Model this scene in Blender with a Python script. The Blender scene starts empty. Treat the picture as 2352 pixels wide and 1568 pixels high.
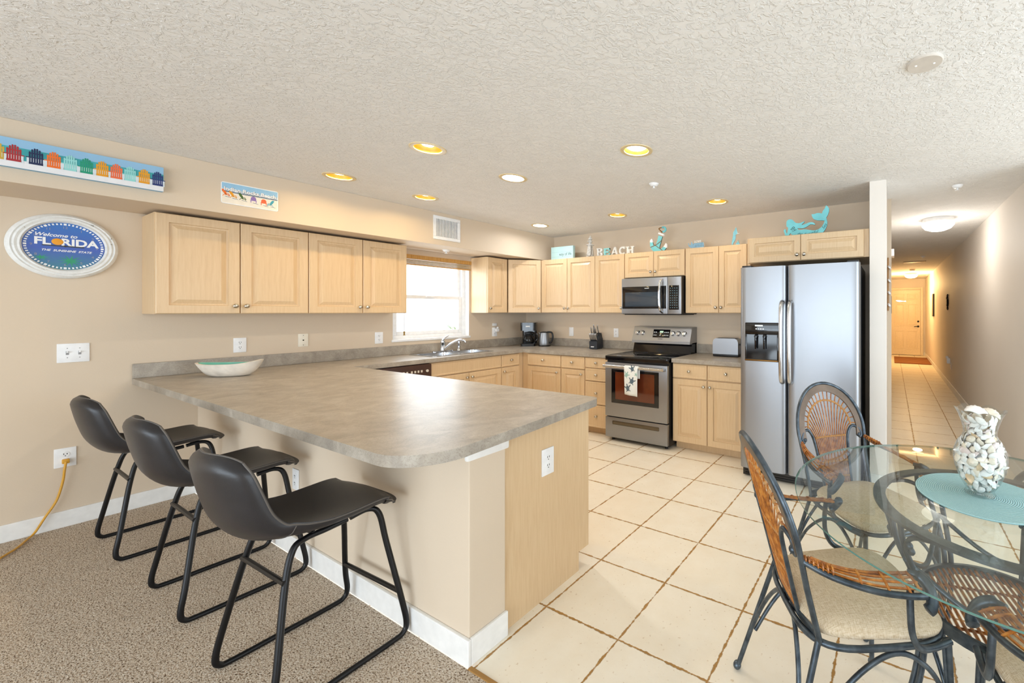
import bpy, bmesh, math, random
from mathutils import Vector, Matrix
from math import sin, cos, pi, radians as R
random.seed(7)
C = bpy.context.scene.collection
S = bpy.context.scene

def srgb(r, g, b):
    f = lambda c: c / 12.92 if c <= 0.04045 else ((c + 0.055) / 1.055) ** 2.4
    return (f(r / 255), f(g / 255), f(b / 255), 1.0)

# ------------------------------------------------------------------ camera
FPX, U0, V0, YAW, EYE = 939.5, 1539.7, 715.0, 28.394, 1.3834
cd = bpy.data.cameras.new('camera')
cam = bpy.data.objects.new('camera', cd); C.objects.link(cam)
cam.location = (0, 0, EYE); cam.rotation_euler = (R(90), 0, R(YAW))
cd.sensor_width = 36; cd.sensor_fit = 'HORIZONTAL'
cd.lens = FPX / 2352 * 36
cd.shift_x = (1176 - U0) / 2352; cd.shift_y = (V0 - 784) / 2352
cd.clip_start = 0.05; cd.clip_end = 100
S.camera = cam

# ------------------------------------------------------------------ world, daylight, exposure
vs = S.view_settings
S.display_settings.display_device = 'sRGB'
vs.view_transform = 'Standard'; vs.look = 'None'; vs.gamma = 1; vs.use_curve_mapping = False
vs.exposure = -0.36
w = bpy.data.worlds.new('daylight_sky'); S.world = w; w.use_nodes = True
bg = w.node_tree.nodes['Background']; bg.inputs[0].default_value = (0.86, 0.93, 1.0, 1); bg.inputs[1].default_value = 3.0

def area(name, loc, rot, sx, sy, power, col, shape='RECTANGLE', spread=180):
    l = bpy.data.lights.new(name, 'AREA'); l.shape = shape; l.size = sx; l.size_y = sy
    l.energy = power; l.color = col; l.spread = R(spread)
    o = bpy.data.objects.new(name, l); C.objects.link(o); o.location = loc; o.rotation_euler = rot
    return o
# daylight through the sliding glass doors behind the camera, and through the kitchen window, plus two added fill lamps
DAY = (0.73, 0.87, 1.0)
area('patio_daylight', (-0.6, -4.4, 1.15), (R(90), 0, 0), 6.4, 2.2, 230, DAY)
area('terrace_bounce', (-0.6, -4.35, 0.5), (R(122), 0, 0), 6.4, 0.9, 46, (0.76, 0.89, 1.0))  # added lamp tilted up to brighten the ceiling
area('side_daylight', (3.36, 1.4, 1.2), (R(90), 0, R(78)), 3.0, 2.0, 112, DAY)  # added lamp at an invented side opening, brightens the hall pillar
area('window_daylight', (-4.80, 2.88, 1.55), (0, R(-90), 0), 0.8, 0.8, 11, (0.86, 0.93, 1.0))

# ------------------------------------------------------------------ mesh builder
class MB:
    def __init__(s): s.bm = bmesh.new()
    def raw(s, vs_, fs, mat=0, M=None):
        v = [s.bm.verts.new(M @ Vector(p) if M else p) for p in vs_]
        for f in fs:
            try:
                fc = s.bm.faces.new([v[i] for i in f]); fc.material_index = mat
            except ValueError: pass
        return v
    def merge(s, b2, mat=0, M=None):
        vm = {}
        for v in b2.verts: vm[v] = s.bm.verts.new(M @ v.co if M else v.co)
        for f in b2.faces:
            n = s.bm.faces.new([vm[v] for v in f.verts]); n.material_index = mat
        b2.free()
    def box(s, x0, x1, y0, y1, z0, z1, bev=0, mat=0, M=None, seg=2):
        b = bmesh.new()
        p = [(x, y, z) for x in (x0, x1) for y in (y0, y1) for z in (z0, z1)]
        v = [b.verts.new(q) for q in p]
        for f in ((0, 1, 3, 2), (4, 6, 7, 5), (0, 4, 5, 1), (2, 3, 7, 6), (0, 2, 6, 4), (1, 5, 7, 3)):
            b.faces.new([v[i] for i in f])
        if bev: bmesh.ops.bevel(b, geom=b.edges[:], offset=bev, segments=seg, affect='EDGES', profile=0.6)
        s.merge(b, mat, M); return s
    def tube(s, pts, r, n=8, mat=0, closed=False, caps=True, M=None):
        pts = [Vector(p) for p in pts]; m = len(pts)
        rr = r if isinstance(r, (list, tuple)) else [r] * m
        T = []
        for i in range(m):
            a = pts[(i - 1) % m] if (closed or i) else pts[0]
            b = pts[(i + 1) % m] if (closed or i < m - 1) else pts[-1]
            T.append((b - a).normalized() if (b - a).length > 1e-9 else Vector((0, 0, 1)))
        ref = Vector((0, 0, 1)) if abs(T[0].z) < 0.9 else Vector((1, 0, 0))
        N = (ref - T[0] * ref.dot(T[0])).normalized(); rings = []
        for i in range(m):
            N = (N - T[i] * N.dot(T[i]))
            N = N.normalized() if N.length > 1e-6 else Vector((1, 0, 0))
            B = T[i].cross(N)
            rings.append([s.bm.verts.new((M @ q if M else q)) for q in
                          (pts[i] + (N * cos(2 * pi * k / n) + B * sin(2 * pi * k / n)) * rr[i] for k in range(n))])
        for i in range(m if closed else m - 1):
            a, b = rings[i], rings[(i + 1) % m]
            for k in range(n):
                f = s.bm.faces.new((a[k], a[(k + 1) % n], b[(k + 1) % n], b[k])); f.material_index = mat
        if caps and not closed:
            for q in (rings[0][::-1], rings[-1]):
                f = s.bm.faces.new(q); f.material_index = mat
        return s
    def band(s, pts, wv, tv, nrm, mat=0, closed=False, M=None):
        """rectangular bar along pts: width wv across the path in the plane whose normal is nrm, thickness tv along nrm"""
        pts = [Vector(p) for p in pts]; m = len(pts); nrm = Vector(nrm).normalized(); rings = []
        for i in range(m):
            a = pts[(i - 1) % m] if (closed or i) else pts[0]
            b = pts[(i + 1) % m] if (closed or i < m - 1) else pts[-1]
            t = (b - a).normalized(); n = nrm.cross(t).normalized()
            q = [pts[i] + n * (x * wv / 2) + nrm * (y * tv / 2) for x, y in ((-1, -1), (1, -1), (1, 1), (-1, 1))]
            rings.append([s.bm.verts.new(M @ c if M else c) for c in q])
        for i in range(m if closed else m - 1):
            a, b = rings[i], rings[(i + 1) % m]
            for k in range(4):
                f = s.bm.faces.new((a[k], a[(k + 1) % 4], b[(k + 1) % 4], b[k])); f.material_index = mat
        if not closed:
            for q in (rings[0][::-1], rings[-1]): s.bm.faces.new(q).material_index = mat
        return s
    def cyl(s, p0, p1, r, r2=None, n=20, mat=0, M=None):
        return s.tube([p0, p1], [r, r if r2 is None else r2], n, mat, M=M)
    def lathe(s, prof, n=32, c=(0, 0, 0), mat=0, M=None, ripple=None, cap=True):
        rings = []
        for j, (r, z) in enumerate(prof):
            ring = []
            for k in range(n):
                a = 2 * pi * k / n; q = r; zz = z
                if ripple: q, zz = ripple(j, a, r, z)
                p = Vector((c[0] + q * cos(a), c[1] + q * sin(a), c[2] + zz))
                ring.append(s.bm.verts.new(M @ p if M else p))
            rings.append(ring)
        for a, b in zip(rings, rings[1:]):
            for k in range(n):
                f = s.bm.faces.new((a[k], a[(k + 1) % n], b[(k + 1) % n], b[k])); f.material_index = mat
        for q, r in ((rings[0][::-1], prof[0][0]), (rings[-1], prof[-1][0])):
            if cap and r > 1e-6: s.bm.faces.new(q).material_index = mat
        return s
    def ball(s, c, r, mat=0, sc=(1, 1, 1), n=14, M=None):
        c = Vector(c); prof = [(max(1e-5, sin(pi * i / 10)) * r, -cos(pi * i / 10) * r) for i in range(11)]
        m = Matrix.Translation(c) @ Matrix.Diagonal((*sc, 1))
        return s.lathe(prof, n, mat=mat, M=(M @ m) if M else m)
    def prism(s, poly, y0, y1, mat=0, M=None, side=None):
        """outline in x,z pushed from y0 (front) to y1"""
        n = len(poly)
        ar = sum(poly[i][0] * poly[(i + 1) % n][1] - poly[(i + 1) % n][0] * poly[i][1] for i in range(n))
        if ar < 0: poly = poly[::-1]
        a = [s.bm.verts.new((M @ Vector((x, y0, z))) if M else (x, y0, z)) for x, z in poly]
        b = [s.bm.verts.new((M @ Vector((x, y1, z))) if M else (x, y1, z)) for x, z in poly]
        s.bm.faces.new(a).material_index = mat
        s.bm.faces.new(b[::-1]).material_index = mat
        for i in range(n):
            s.bm.faces.new((a[i], b[i], b[(i + 1) % n], a[(i + 1) % n])).material_index = mat if side is None else side
        return s
    def grid(s, fn, nu, nv, mat=0, closed_v=False):
        V = [[s.bm.verts.new(fn(i / nu, j / nv)) for j in range(nv + (0 if closed_v else 1))] for i in range(nu + 1)]
        m = len(V[0])
        for i in range(nu):
            for j in range(m if closed_v else m - 1):
                f = s.bm.faces.new((V[i][j], V[i + 1][j], V[i + 1][(j + 1) % m], V[i][(j + 1) % m])); f.material_index = mat
        return V
    def fill(s, loops, z, mat=0):
        """flat face with holes: loops of x,y points at height z"""
        b = bmesh.new(); ed = []
        for lp in loops:
            v = [b.verts.new((x, y, z)) for x, y in lp]
            ed += [b.edges.new((v[i], v[(i + 1) % len(v)])) for i in range(len(v))]
        bmesh.ops.triangle_fill(b, use_beauty=True, use_dissolve=False, edges=ed)
        return b
    def slab(s, loops, z0, z1, mat=0):
        """plate with holes between z0 and z1"""
        for z in (z0, z1): s.merge(s.fill(loops, z), mat)
        for lp in loops:
            n = len(lp)
            a = [s.bm.verts.new((x, y, z0)) for x, y in lp]; b = [s.bm.verts.new((x, y, z1)) for x, y in lp]
            for i in range(n): s.bm.faces.new((a[i], a[(i + 1) % n], b[(i + 1) % n], b[i])).material_index = mat
        bmesh.ops.remove_doubles(s.bm, verts=s.bm.verts[:], dist=1e-5)
        return s
    def build(s, name, mats, parent=None, smooth=35, loc=None, rot=None, fix=True):
        if fix: bmesh.ops.recalc_face_normals(s.bm, faces=s.bm.faces[:])
        me = bpy.data.meshes.new(name); s.bm.to_mesh(me); s.bm.free()
        for m in (mats if isinstance(mats, (list, tuple)) else [mats]): me.materials.append(m)
        if smooth:
            me.shade_smooth(); me.set_sharp_from_angle(angle=R(smooth))
        o = bpy.data.objects.new(name, me); C.objects.link(o)
        if parent is not None: o.parent = parent
        if loc: o.location = loc
        if rot: o.rotation_euler = rot
        return o

def tag(o, label, cat, group=None, kind=None):
    o['label'] = label; o['category'] = cat
    if group: o['group'] = group
    if kind: o['kind'] = kind
    return o
def thing(name, label, cat, loc=(0, 0, 0), rz=0, group=None):
    o = bpy.data.objects.new(name, None); C.objects.link(o); o.empty_display_size = 0.1
    o.location = loc; o.rotation_euler = (0, 0, rz)
    return tag(o, label, cat, group)
def struct(o):
    o['kind'] = 'structure'; return o
def dup(root, loc, rz, label):
    def rec(o, par):
        c = o.copy(); C.objects.link(c)
        if par is not None: c.parent = par
        for ch in kids.get(o, []): rec(ch, c)
        return c
    kids = {}
    for q in C.objects:
        if q.parent: kids.setdefault(q.parent, []).append(q)
    r = rec(root, None); r.location = loc; r.rotation_euler = (0, 0, rz); r['label'] = label
    return r

def spline(P, n=8, closed=False):
    P = [Vector(p) for p in P]; m = len(P); out = []
    for i in range(m if closed else m - 1):
        if closed: a, b, c, d = P[(i - 1) % m], P[i], P[(i + 1) % m], P[(i + 2) % m]
        else: a, b, c, d = P[max(i - 1, 0)], P[i], P[i + 1], P[min(i + 2, m - 1)]
        for k in range(n):
            t = k / n
            out.append(0.5 * (2 * b + (c - a) * t + (2 * a - 5 * b + 4 * c - d) * t * t + (3 * b - a - 3 * c + d) * t ** 3))
    if not closed: out.append(P[-1])
    return out
def rounded(x0, x1, y0, y1, r, n=6):
    rs = r if isinstance(r, (list, tuple)) else [r] * 4
    out = []
    for (cx, cy, a0), q in zip(((x1, y1, 0), (x0, y1, 90), (x0, y0, 180), (x1, y0, 270)), rs):
        sx = -1 if cx == x1 else 1; sy = -1 if cy == y1 else 1
        if q <= 0: out.append((cx, cy)); continue
        for k in range(n + 1):
            a = R(a0 + 90 * k / n); out.append((cx + sx * q + q * cos(a), cy + sy * q + q * sin(a)))
    return out
def circle(cx, cy, r, n=32): return [(cx + r * cos(2 * pi * k / n), cy + r * sin(2 * pi * k / n)) for k in range(n)]
def text_into(mb, s, size, M, mat=0, ext=0.0006, shear=0, bold=0, align='CENTER'):
    cu = bpy.data.curves.new('t', 'FONT'); cu.body = s; cu.size = size; cu.extrude = ext; cu.shear = shear; cu.offset = bold
    cu.align_x = align; cu.align_y = 'CENTER'; cu.resolution_u = 3
    o = bpy.data.objects.new('t', cu); C.objects.link(o)
    me = bpy.data.meshes.new_from_object(o.evaluated_get(bpy.context.evaluated_depsgraph_get()))
    b = bmesh.new(); b.from_mesh(me); mb.merge(b, mat, M)
    bpy.data.objects.remove(o); bpy.data.curves.remove(cu); bpy.data.meshes.remove(me)

# ------------------------------------------------------------------ materials
class NT:
    def __init__(s, name):
        s.m = bpy.data.materials.new(name); s.m.use_nodes = True; s.t = s.m.node_tree
        s.b = s.t.nodes['Principled BSDF']
    def n(s, typ, **k):
        o = s.t.nodes.new(typ)
        for a, v in k.items(): setattr(o, a, v)
        return o
    def link(s, a, b): s.t.links.new(a, b)
    def set(s, node, **k):
        for a, v in k.items():
            i = node.inputs[a.replace('_', ' ')]
            if isinstance(v, bpy.types.NodeSocket): s.link(v, i)
            else: i.default_value = v
        return node
    def math(s, op, a, b=0.0, c=None):
        o = s.n('ShaderNodeMath', operation=op)
        for i, v in enumerate((a, b, c)):
            if v is None: continue
            if isinstance(v, bpy.types.NodeSocket): s.link(v, o.inputs[i])
            else: o.inputs[i].default_value = v
        return o.outputs[0]
    def coord(s, scale=(1, 1, 1), world=False, rot=(0, 0, 0)):
        src = s.n('ShaderNodeNewGeometry').outputs['Position'] if world else s.n('ShaderNodeTexCoord').outputs['Object']
        mp = s.n('ShaderNodeMapping'); s.link(src, mp.inputs[0]); mp.inputs[3].default_value = scale; mp.inputs[2].default_value = rot
        return mp.outputs[0]
    def noise(s, vec, scale, detail=3, rough=0.5, dist=0.0):
        o = s.n('ShaderNodeTexNoise'); s.link(vec, o.inputs['Vector'])
        s.set(o, Scale=scale, Detail=detail, Roughness=rough, Distortion=dist); return o.outputs['Fac']
    def ramp(s, fac, stops):
        o = s.n('ShaderNodeValToRGB'); s.link(fac, o.inputs[0]); e = o.color_ramp.elements
        while len(e) < len(stops): e.new(0.5)
        for q, (p, c) in zip(e, stops): q.position = p; q.color = c
        return o.outputs[0]
    def mix(s, fac, a, b, blend='MIX'):
        o = s.n('ShaderNodeMix', data_type='RGBA', blend_type=blend)
        for i, v in ((0, fac), (6, a), (7, b)):
            if isinstance(v, bpy.types.NodeSocket): s.link(v, o.inputs[i])
            else: o.inputs[i].default_value = v
        return o.outputs[2]
    def bump(s, h, strength=0.3, dist=0.01):
        o = s.n('ShaderNodeBump'); s.link(h, o.inputs['Height']); o.inputs['Strength'].default_value = strength
        o.inputs['Distance'].default_value = dist; s.link(o.outputs[0], s.b.inputs['Normal'])
    def out(s, col=None, rough=None, metal=None, spec=None, coat=None):
        for k, v in (('Base Color', col), ('Roughness', rough), ('Metallic', metal), ('Specular IOR Level', spec), ('Coat Weight', coat)):
            if v is None: continue
            if isinstance(v, bpy.types.NodeSocket): s.link(v, s.b.inputs[k])
            else: s.b.inputs[k].default_value = v
        return s.m

def plain(name, c, rough=0.5, metal=0.0, spec=0.5, var=0.04, scale=25, bump=0.0, bscale=200, coat=0):
    t = NT(name); v = t.coord()
    k = t.noise(v, scale, 2)
    lo = tuple(x * (1 - var) for x in c[:3]) + (1,); hi = tuple(min(1, x * (1 + var)) for x in c[:3]) + (1,)
    t.out(t.ramp(k, [(0.3, lo), (0.7, hi)]), rough, metal, spec, coat)
    if bump: t.bump(t.noise(v, bscale, 2), bump, 0.003)
    return t.m
def emit(name, c, s):
    t = NT(name); t.b.inputs['Base Color'].default_value = (0.8, 0.8, 0.8, 1)
    t.b.inputs['Emission Color'].default_value = c; t.b.inputs['Emission Strength'].default_value = s
    return t.m

def wall_mat(name, c):
    t = NT(name); v = t.coord(world=True)
    k = t.noise(v, 1.3, 2)
    t.out(t.ramp(k, [(0.3, tuple(x * 0.97 for x in c[:3]) + (1,)), (0.7, c)]), 0.62, spec=0.35)
    t.bump(t.noise(v, 130, 3), 0.10, 0.003); return t.m
WALL = wall_mat('painted_wall', srgb(219, 201, 178))
WALL_LIT = wall_mat('hall_wall', srgb(234, 226, 216))  # wall paint lightened in colour, in place of daylight the hall lacks
def ceiling_mat():
    t = NT('knockdown_ceiling'); v = t.coord(world=True)
    a = t.noise(v, 34, 4, 0.6, 0.9); b = t.noise(v, 9, 2)
    k = t.ramp(a, [(0.46, (0, 0, 0, 1)), (0.56, (1, 1, 1, 1))])
    t.out(t.mix(b, srgb(236, 234, 230), srgb(246, 244, 241)), 0.85, spec=0.2)
    t.bump(k, 0.55, 0.006); return t.m
CEIL = ceiling_mat()
def tile_mat():
    t = NT('stone_tile_floor'); pos = t.n('ShaderNodeNewGeometry').outputs['Position']
    sp = t.n('ShaderNodeSeparateXYZ'); t.link(pos, sp.inputs[0])
    v = t.coord(world=True)
    wob = t.math('MULTIPLY', t.math('SUBTRACT', t.noise(v, 26, 2), 0.5), 0.016)
    wob2 = t.math('MULTIPLY', t.math('SUBTRACT', t.noise(v, 95, 2), 0.5), 0.007)
    ts = 0.4094; D = []; I = []
    for ax, o0 in (('X', -1.4243), ('Y', 1.4127)):
        q = t.math('DIVIDE', t.math('SUBTRACT', sp.outputs[ax], o0), ts)
        rd = t.math('ROUND', q)
        D.append(t.math('MULTIPLY', t.math('ABSOLUTE', t.math('SUBTRACT', q, rd)), ts)); I.append(t.math('FLOOR', q))
    d = t.math('ADD', t.math('ADD', t.math('MINIMUM', D[0], D[1]), wob), wob2)
    mask = t.n('ShaderNodeMapRange', interpolation_type='SMOOTHSTEP'); t.link(d, mask.inputs[0])
    mask.inputs[1].default_value = 0.0026; mask.inputs[2].default_value = 0.0064
    cid = t.n('ShaderNodeCombineXYZ'); t.link(I[0], cid.inputs[0]); t.link(I[1], cid.inputs[1])
    wn = t.n('ShaderNodeTexWhiteNoise'); t.link(cid.outputs[0], wn.inputs[0])
    base = t.mix(t.noise(v, 7, 5, 0.6), srgb(238, 224, 200), srgb(252, 245, 230))
    base = t.mix(t.math('MULTIPLY', wn.outputs[0], 0.3), base, srgb(244, 226, 196))
    pit = t.ramp(t.noise(v, 60, 3), [(0.27, srgb(200, 176, 140)), (0.34, (1, 1, 1, 1))])
    base = t.mix(0.5, base, pit, 'MULTIPLY')
    grout = t.mix(t.noise(v, 30, 2), srgb(150, 108, 50), srgb(188, 142, 78))
    col = t.mix(mask.outputs[0], grout, base)
    t.out(col, t.math('ADD', 0.30, t.math('MULTIPLY', t.noise(v, 12, 3), 0.25)), spec=0.45)
    h = t.math('ADD', mask.outputs[0], t.math('MULTIPLY', t.noise(v, 45, 4), 0.18))
    t.bump(h, 0.45, 0.006); return t.m
TILE = tile_mat()
def carpet_mat():
    t = NT('berber_carpet'); v = t.coord((1, 1, 1), True, (0, 0, 0.5)); v2 = t.coord((1.0, 1.9, 1), True, (0, 0, 0.5))
    a = t.noise(v2, 112, 3, 0.6, 0.5); b = t.noise(v, 2.5, 2)
    col = t.ramp(a, [(0.35, srgb(92, 72, 56)), (0.43, srgb(190, 166, 140)), (0.51, srgb(232, 212, 188)), (0.64, srgb(248, 236, 220))])
    col = t.mix(t.math('MULTIPLY', b, 0.3), col, srgb(176, 152, 126))
    t.out(col, 0.95, spec=0.1); t.bump(a, 1.0, 0.012); return t.m
CARPET = carpet_mat()
def wood_mat(name, a, b, c, rough=0.36, rot=(0, 0, 0)):
    t = NT(name); v = t.coord((1, 1, 0.06), rot=rot); u = t.coord((1, 1, 0.5))
    g = t.noise(v, 90, 4, 0.65); l = t.noise(u, 5, 3, 0.55)
    col = t.ramp(g, [(0.30, a), (0.52, b), (0.75, c)])
    col = t.mix(t.math('MULTIPLY', l, 0.45), col, b)
    t.out(col, rough, spec=0.45); t.bump(g, 0.04, 0.002); return t.m
MAPLE = wood_mat('maple', srgb(211, 179, 138), srgb(219, 189, 149), srgb(224, 197, 159))
MAPLE_H = wood_mat('maple_cross_grain', srgb(214, 178, 134), srgb(227, 197, 157), srgb(234, 208, 170))
def laminate():
    t = NT('stone_laminate'); v = t.coord(world=True)
    a = t.noise(v, 9, 6, 0.62, 0.7); b = t.noise(v, 38, 5, 0.6, 1.5); c = t.noise(v, 4, 2)
    col = t.ramp(a, [(0.30, srgb(142, 134, 124)), (0.5, srgb(164, 155, 143)), (0.70, srgb(184, 176, 164))])
    vein = t.ramp(b, [(0.475, (1, 1, 1, 1)), (0.5, srgb(168, 158, 144)), (0.525, (1, 1, 1, 1))])
    col = t.mix(0.55, col, vein, 'MULTIPLY')
    col = t.mix(t.math('MULTIPLY', c, 0.3), col, srgb(172, 158, 138))
    t.out(col, 0.34, spec=0.5); return t.m
LAM = laminate()
def steel(name, c, rough, sx=1, sz=160):
    t = NT(name); v = t.coord((sx, sx, sz) if sz else (1, 1, 1))
    k = t.noise(v, 6, 2)
    t.out(c, t.math('ADD', rough, t.math('MULTIPLY', t.math('SUBTRACT', k, 0.5), 0.10)), 1.0); return t.m
STEEL = steel('brushed_stainless', srgb(158, 161, 166), 0.40)
STEEL_S = steel('satin_steel', srgb(205, 206, 208), 0.2)
CHROME = steel('chrome', srgb(222, 224, 228), 0.07, 1, 0)
NICKEL = steel('brushed_nickel', srgb(200, 192, 178), 0.22, 1, 0)
BLACKG = plain('black_gloss', srgb(10, 10, 14), 0.08, spec=0.6, var=0)
BLACKP = plain('black_plastic', srgb(20, 20, 24), 0.35)
BLACKM = plain('black_steel_tube', srgb(16, 16, 18), 0.38, 0.3)
DARKGAP = plain('dark_gap', srgb(18, 15, 12), 0.9)
WHITE = plain('white_trim_paint', srgb(240, 238, 234), 0.45)
WPLAST = plain('white_plastic', srgb(242, 242, 242), 0.35)
IVORY = plain('ivory_plastic', srgb(236, 228, 210), 0.4)
LEATHER = plain('charcoal_leatherette', srgb(38, 36, 38), 0.36, spec=0.5, var=0.22, scale=9, bump=0.12, bscale=420)
def iron_mat():
    t = NT('gunmetal_iron'); v = t.coord()
    t.out(t.ramp(t.noise(v, 30, 3), [(0.3, srgb(58, 66, 74)), (0.7, srgb(96, 106, 114))]), 0.38, 0.75); t.bump(t.noise(v, 90, 3), 0.12, 0.002)
    return t.m
IRON = iron_mat()
def rattan_mat():
    t = NT('rattan'); v = t.coord()
    t.out(t.ramp(t.noise(v, 45, 3), [(0.25, srgb(104, 54, 16)), (0.5, srgb(164, 96, 32)), (0.75, srgb(206, 140, 62))]), 0.28, spec=0.55); return t.m
RATTAN = rattan_mat()
def weave_mat():
    t = NT('woven_linen'); v = t.coord((1, 1, 1)); a = t.noise(t.coord((1, 9, 1)), 60, 3); b = t.noise(t.coord((9, 1, 1)), 60, 3)
    k = t.math('MULTIPLY', t.math('ADD', a, b), 0.5)
    t.out(t.ramp(k, [(0.36, srgb(190, 166, 134)), (0.5, srgb(212, 192, 162)), (0.66, srgb(226, 210, 186))]), 0.9, spec=0.15); t.bump(k, 0.5, 0.004); return t.m
LINEN = weave_mat()
def clear_glass(name, tint, ior=1.45):
    t = NT(name); t.t.nodes.remove(t.b)
    o = t.t.nodes['Material Output']; lw = t.n('ShaderNodeLayerWeight'); lw.inputs[0].default_value = 0.5
    f0 = ((ior - 1) / (ior + 1)) ** 2; fr = t.math('ADD', f0, t.math('MULTIPLY', 1 - f0, t.math('POWER', lw.outputs['Facing'], 5.0)))
    tr = t.n('ShaderNodeBsdfTransparent'); tr.inputs[0].default_value = tint
    gl = t.n('ShaderNodeBsdfGlossy'); gl.inputs['Roughness'].default_value = 0.0
    mx = t.n('ShaderNodeMixShader'); t.link(fr, mx.inputs[0]); t.link(tr.outputs[0], mx.inputs[1]); t.link(gl.outputs[0], mx.inputs[2])
    t.link(mx.outputs[0], o.inputs[0]); return t.m
GLASS = clear_glass('table_glass', (0.915, 0.95, 0.93, 1), 1.6)
GLASS_EDGE = plain('glass_edge_green', srgb(92, 132, 122), 0.12, spec=0.6)
PANE = clear_glass('window_pane', (0.97, 0.98, 0.98, 1))
VGLASS = clear_glass('vase_glass', (0.95, 0.97, 0.97, 1), 1.35)
AQUA = plain('aqua_paint', srgb(122, 204, 210), 0.6, var=0.12, scale=12)
AQUA_D = plain('dark_sawn_edge', srgb(84, 110, 106), 0.8)
PALEAQ = plain('pale_aqua_wash', srgb(186, 220, 220), 0.65, var=0.06, scale=8)
GREYINK = plain('grey_ink', srgb(70, 92, 96), 0.7)
DISTW = plain('distressed_white', srgb(226, 224, 218), 0.7, var=0.12, scale=30)
# ------------------------------------------------------------------ room shell
XL, YB, ZC, XS, ZS, XR = -4.68, 4.243, 2.412, -4.137, 2.074, 0.93
WY0, WY1, WZ0, WZ1 = 2.43, 3.328, 1.075, 2.01          # kitchen window opening
PWY = 1.035                                             # dining side of the knee wall under the bar
CANS = [(-3.705, 1.544), (-2.575, 1.544), (-3.70, 2.197), (-2.565, 2.197), (-1.434, 2.197), (-3.70, 3.565), (-2.575, 3.575), (-1.434, 3.58)]
CR = 0.082
m = MB(); m.box(-1.43, 4.2, 1.03, 15.2, -0.06, 0.0); m.box(-4.7, -1.43, 1.06, 4.4, -0.06, 0.0)
struct(m.build('floor', TILE, smooth=0))
m = MB(); m.box(-4.85, 4.2, -5.2, 1.018, -0.06, 0.001)
struct(m.build('floor_carpet', CARPET, smooth=0))
m = MB(); m.box(-1.44, 4.2, 1.016, 1.034, -0.05, 0.004, 0.003)
struct(m.build('trim_1', plain('brown_grout_edge', srgb(168, 124, 66), 0.8), smooth=0))
m = MB()
m.merge(m.fill([[(-4.85, -5.2), (4.2, -5.2), (4.2, 15.2), (-4.85, 15.2)]] + [circle(x, y, CR) for x, y in CANS], ZC))
struct(m.build('ceiling', CEIL, smooth=0))
m = MB(); m.box(-4.9, 4.25, -5.25, 15.25, ZC + 0.2, ZC + 0.26); struct(m.build('ceiling', CEIL, smooth=0))
m = MB()
m.box(XL - 0.16, XL, -5.2, WY0, 0, ZC); m.box(XL - 0.16, XL, WY1, YB + 0.16, 0, ZC)
m.box(XL - 0.16, XL, WY0, WY1, 0, WZ0); m.box(XL - 0.16, XL, WY0, WY1, WZ1, ZC)
struct(m.build('wall_left', WALL, smooth=0))
m = MB(); m.box(XL - 0.16, 0, YB, YB + 0.16, 0, ZC); struct(m.build('wall_back', WALL, smooth=0))
m = MB(); m.box(XL, XS, -5.2, YB, ZS, ZC, 0.004); struct(m.build('wall_soffit', WALL, smooth=0))
m = MB(); m.box(-0.153, -0.035, 3.60, 15.1, 0, ZC, 0.003); struct(m.build('wall_hall_left', WALL_LIT, smooth=0))
m = MB(); m.box(XR, XR + 0.12, 3.60, 15.1, 0, ZC); m.box(XR + 0.12, 4.2, 3.60, 3.72, 0, ZC); struct(m.build('wall_hall_right', WALL_LIT, smooth=0))
m = MB(); m.box(-0.16, XR + 0.1, 15.0, 15.12, 0, ZC); struct(m.build('wall_hall_end', WALL_LIT, smooth=0))
m = MB(); m.box(3.4, 3.5, -5.2, -0.2, 0, ZC); m.box(3.4, 3.5, 3.0, 3.6, 0, ZC); m.box(3.4, 3.5, -0.2, 3.0, 2.3, ZC); struct(m.build('wall_right', WALL, smooth=0))
m = MB(); m.box(-4.85, -3.9, -4.62, -4.5, 0, ZC); m.box(2.7, 3.4, -4.62, -4.5, 0, ZC); m.box(-3.9, 2.7, -4.62, -4.5, 2.28, ZC); struct(m.build('wall_front', WALL, smooth=0))
# knee wall that carries the bar top, with its capped end
m = MB(); m.box(-4.68, -1.455, PWY, 1.205, 0, 0.8725, 0.004); struct(m.build('wall_bar', WALL, smooth=0))
def baseboard(name, pts, n):
    m = MB(); h = 0.105
    for (x0, x1, y0, y1) in pts: m.box(x0, x1, y0, y1, 0.0, h, 0.004)
    return struct(m.build(name, WHITE, smooth=0))
baseboard('baseboard_left', [(XL, XL + 0.014, -4.5, PWY)], 0)
baseboard('baseboard_bar', [(XL, -1.441, PWY - 0.014, PWY), (-1.455, -1.441, PWY, 1.209)], 0)
baseboard('baseboard_right', [(XR - 0.014, XR, 3.6, 15.0)], 0)
baseboard('baseboard_hall', [(-0.035, -0.021, 3.59, 15.0), (-0.167, -0.021, 3.586, 3.60), (0.88, XR, 14.986, 15.0)], 0)
m = MB(); m.box(-1.46, -1.436, PWY - 0.02, 1.212, 0.800, 0.873, 0.010); m.box(-4.67, -1.44, PWY - 0.03, PWY + 0.01, 0.846, 0.873, 0.01)
struct(m.build('trim_2', WHITE))
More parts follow.
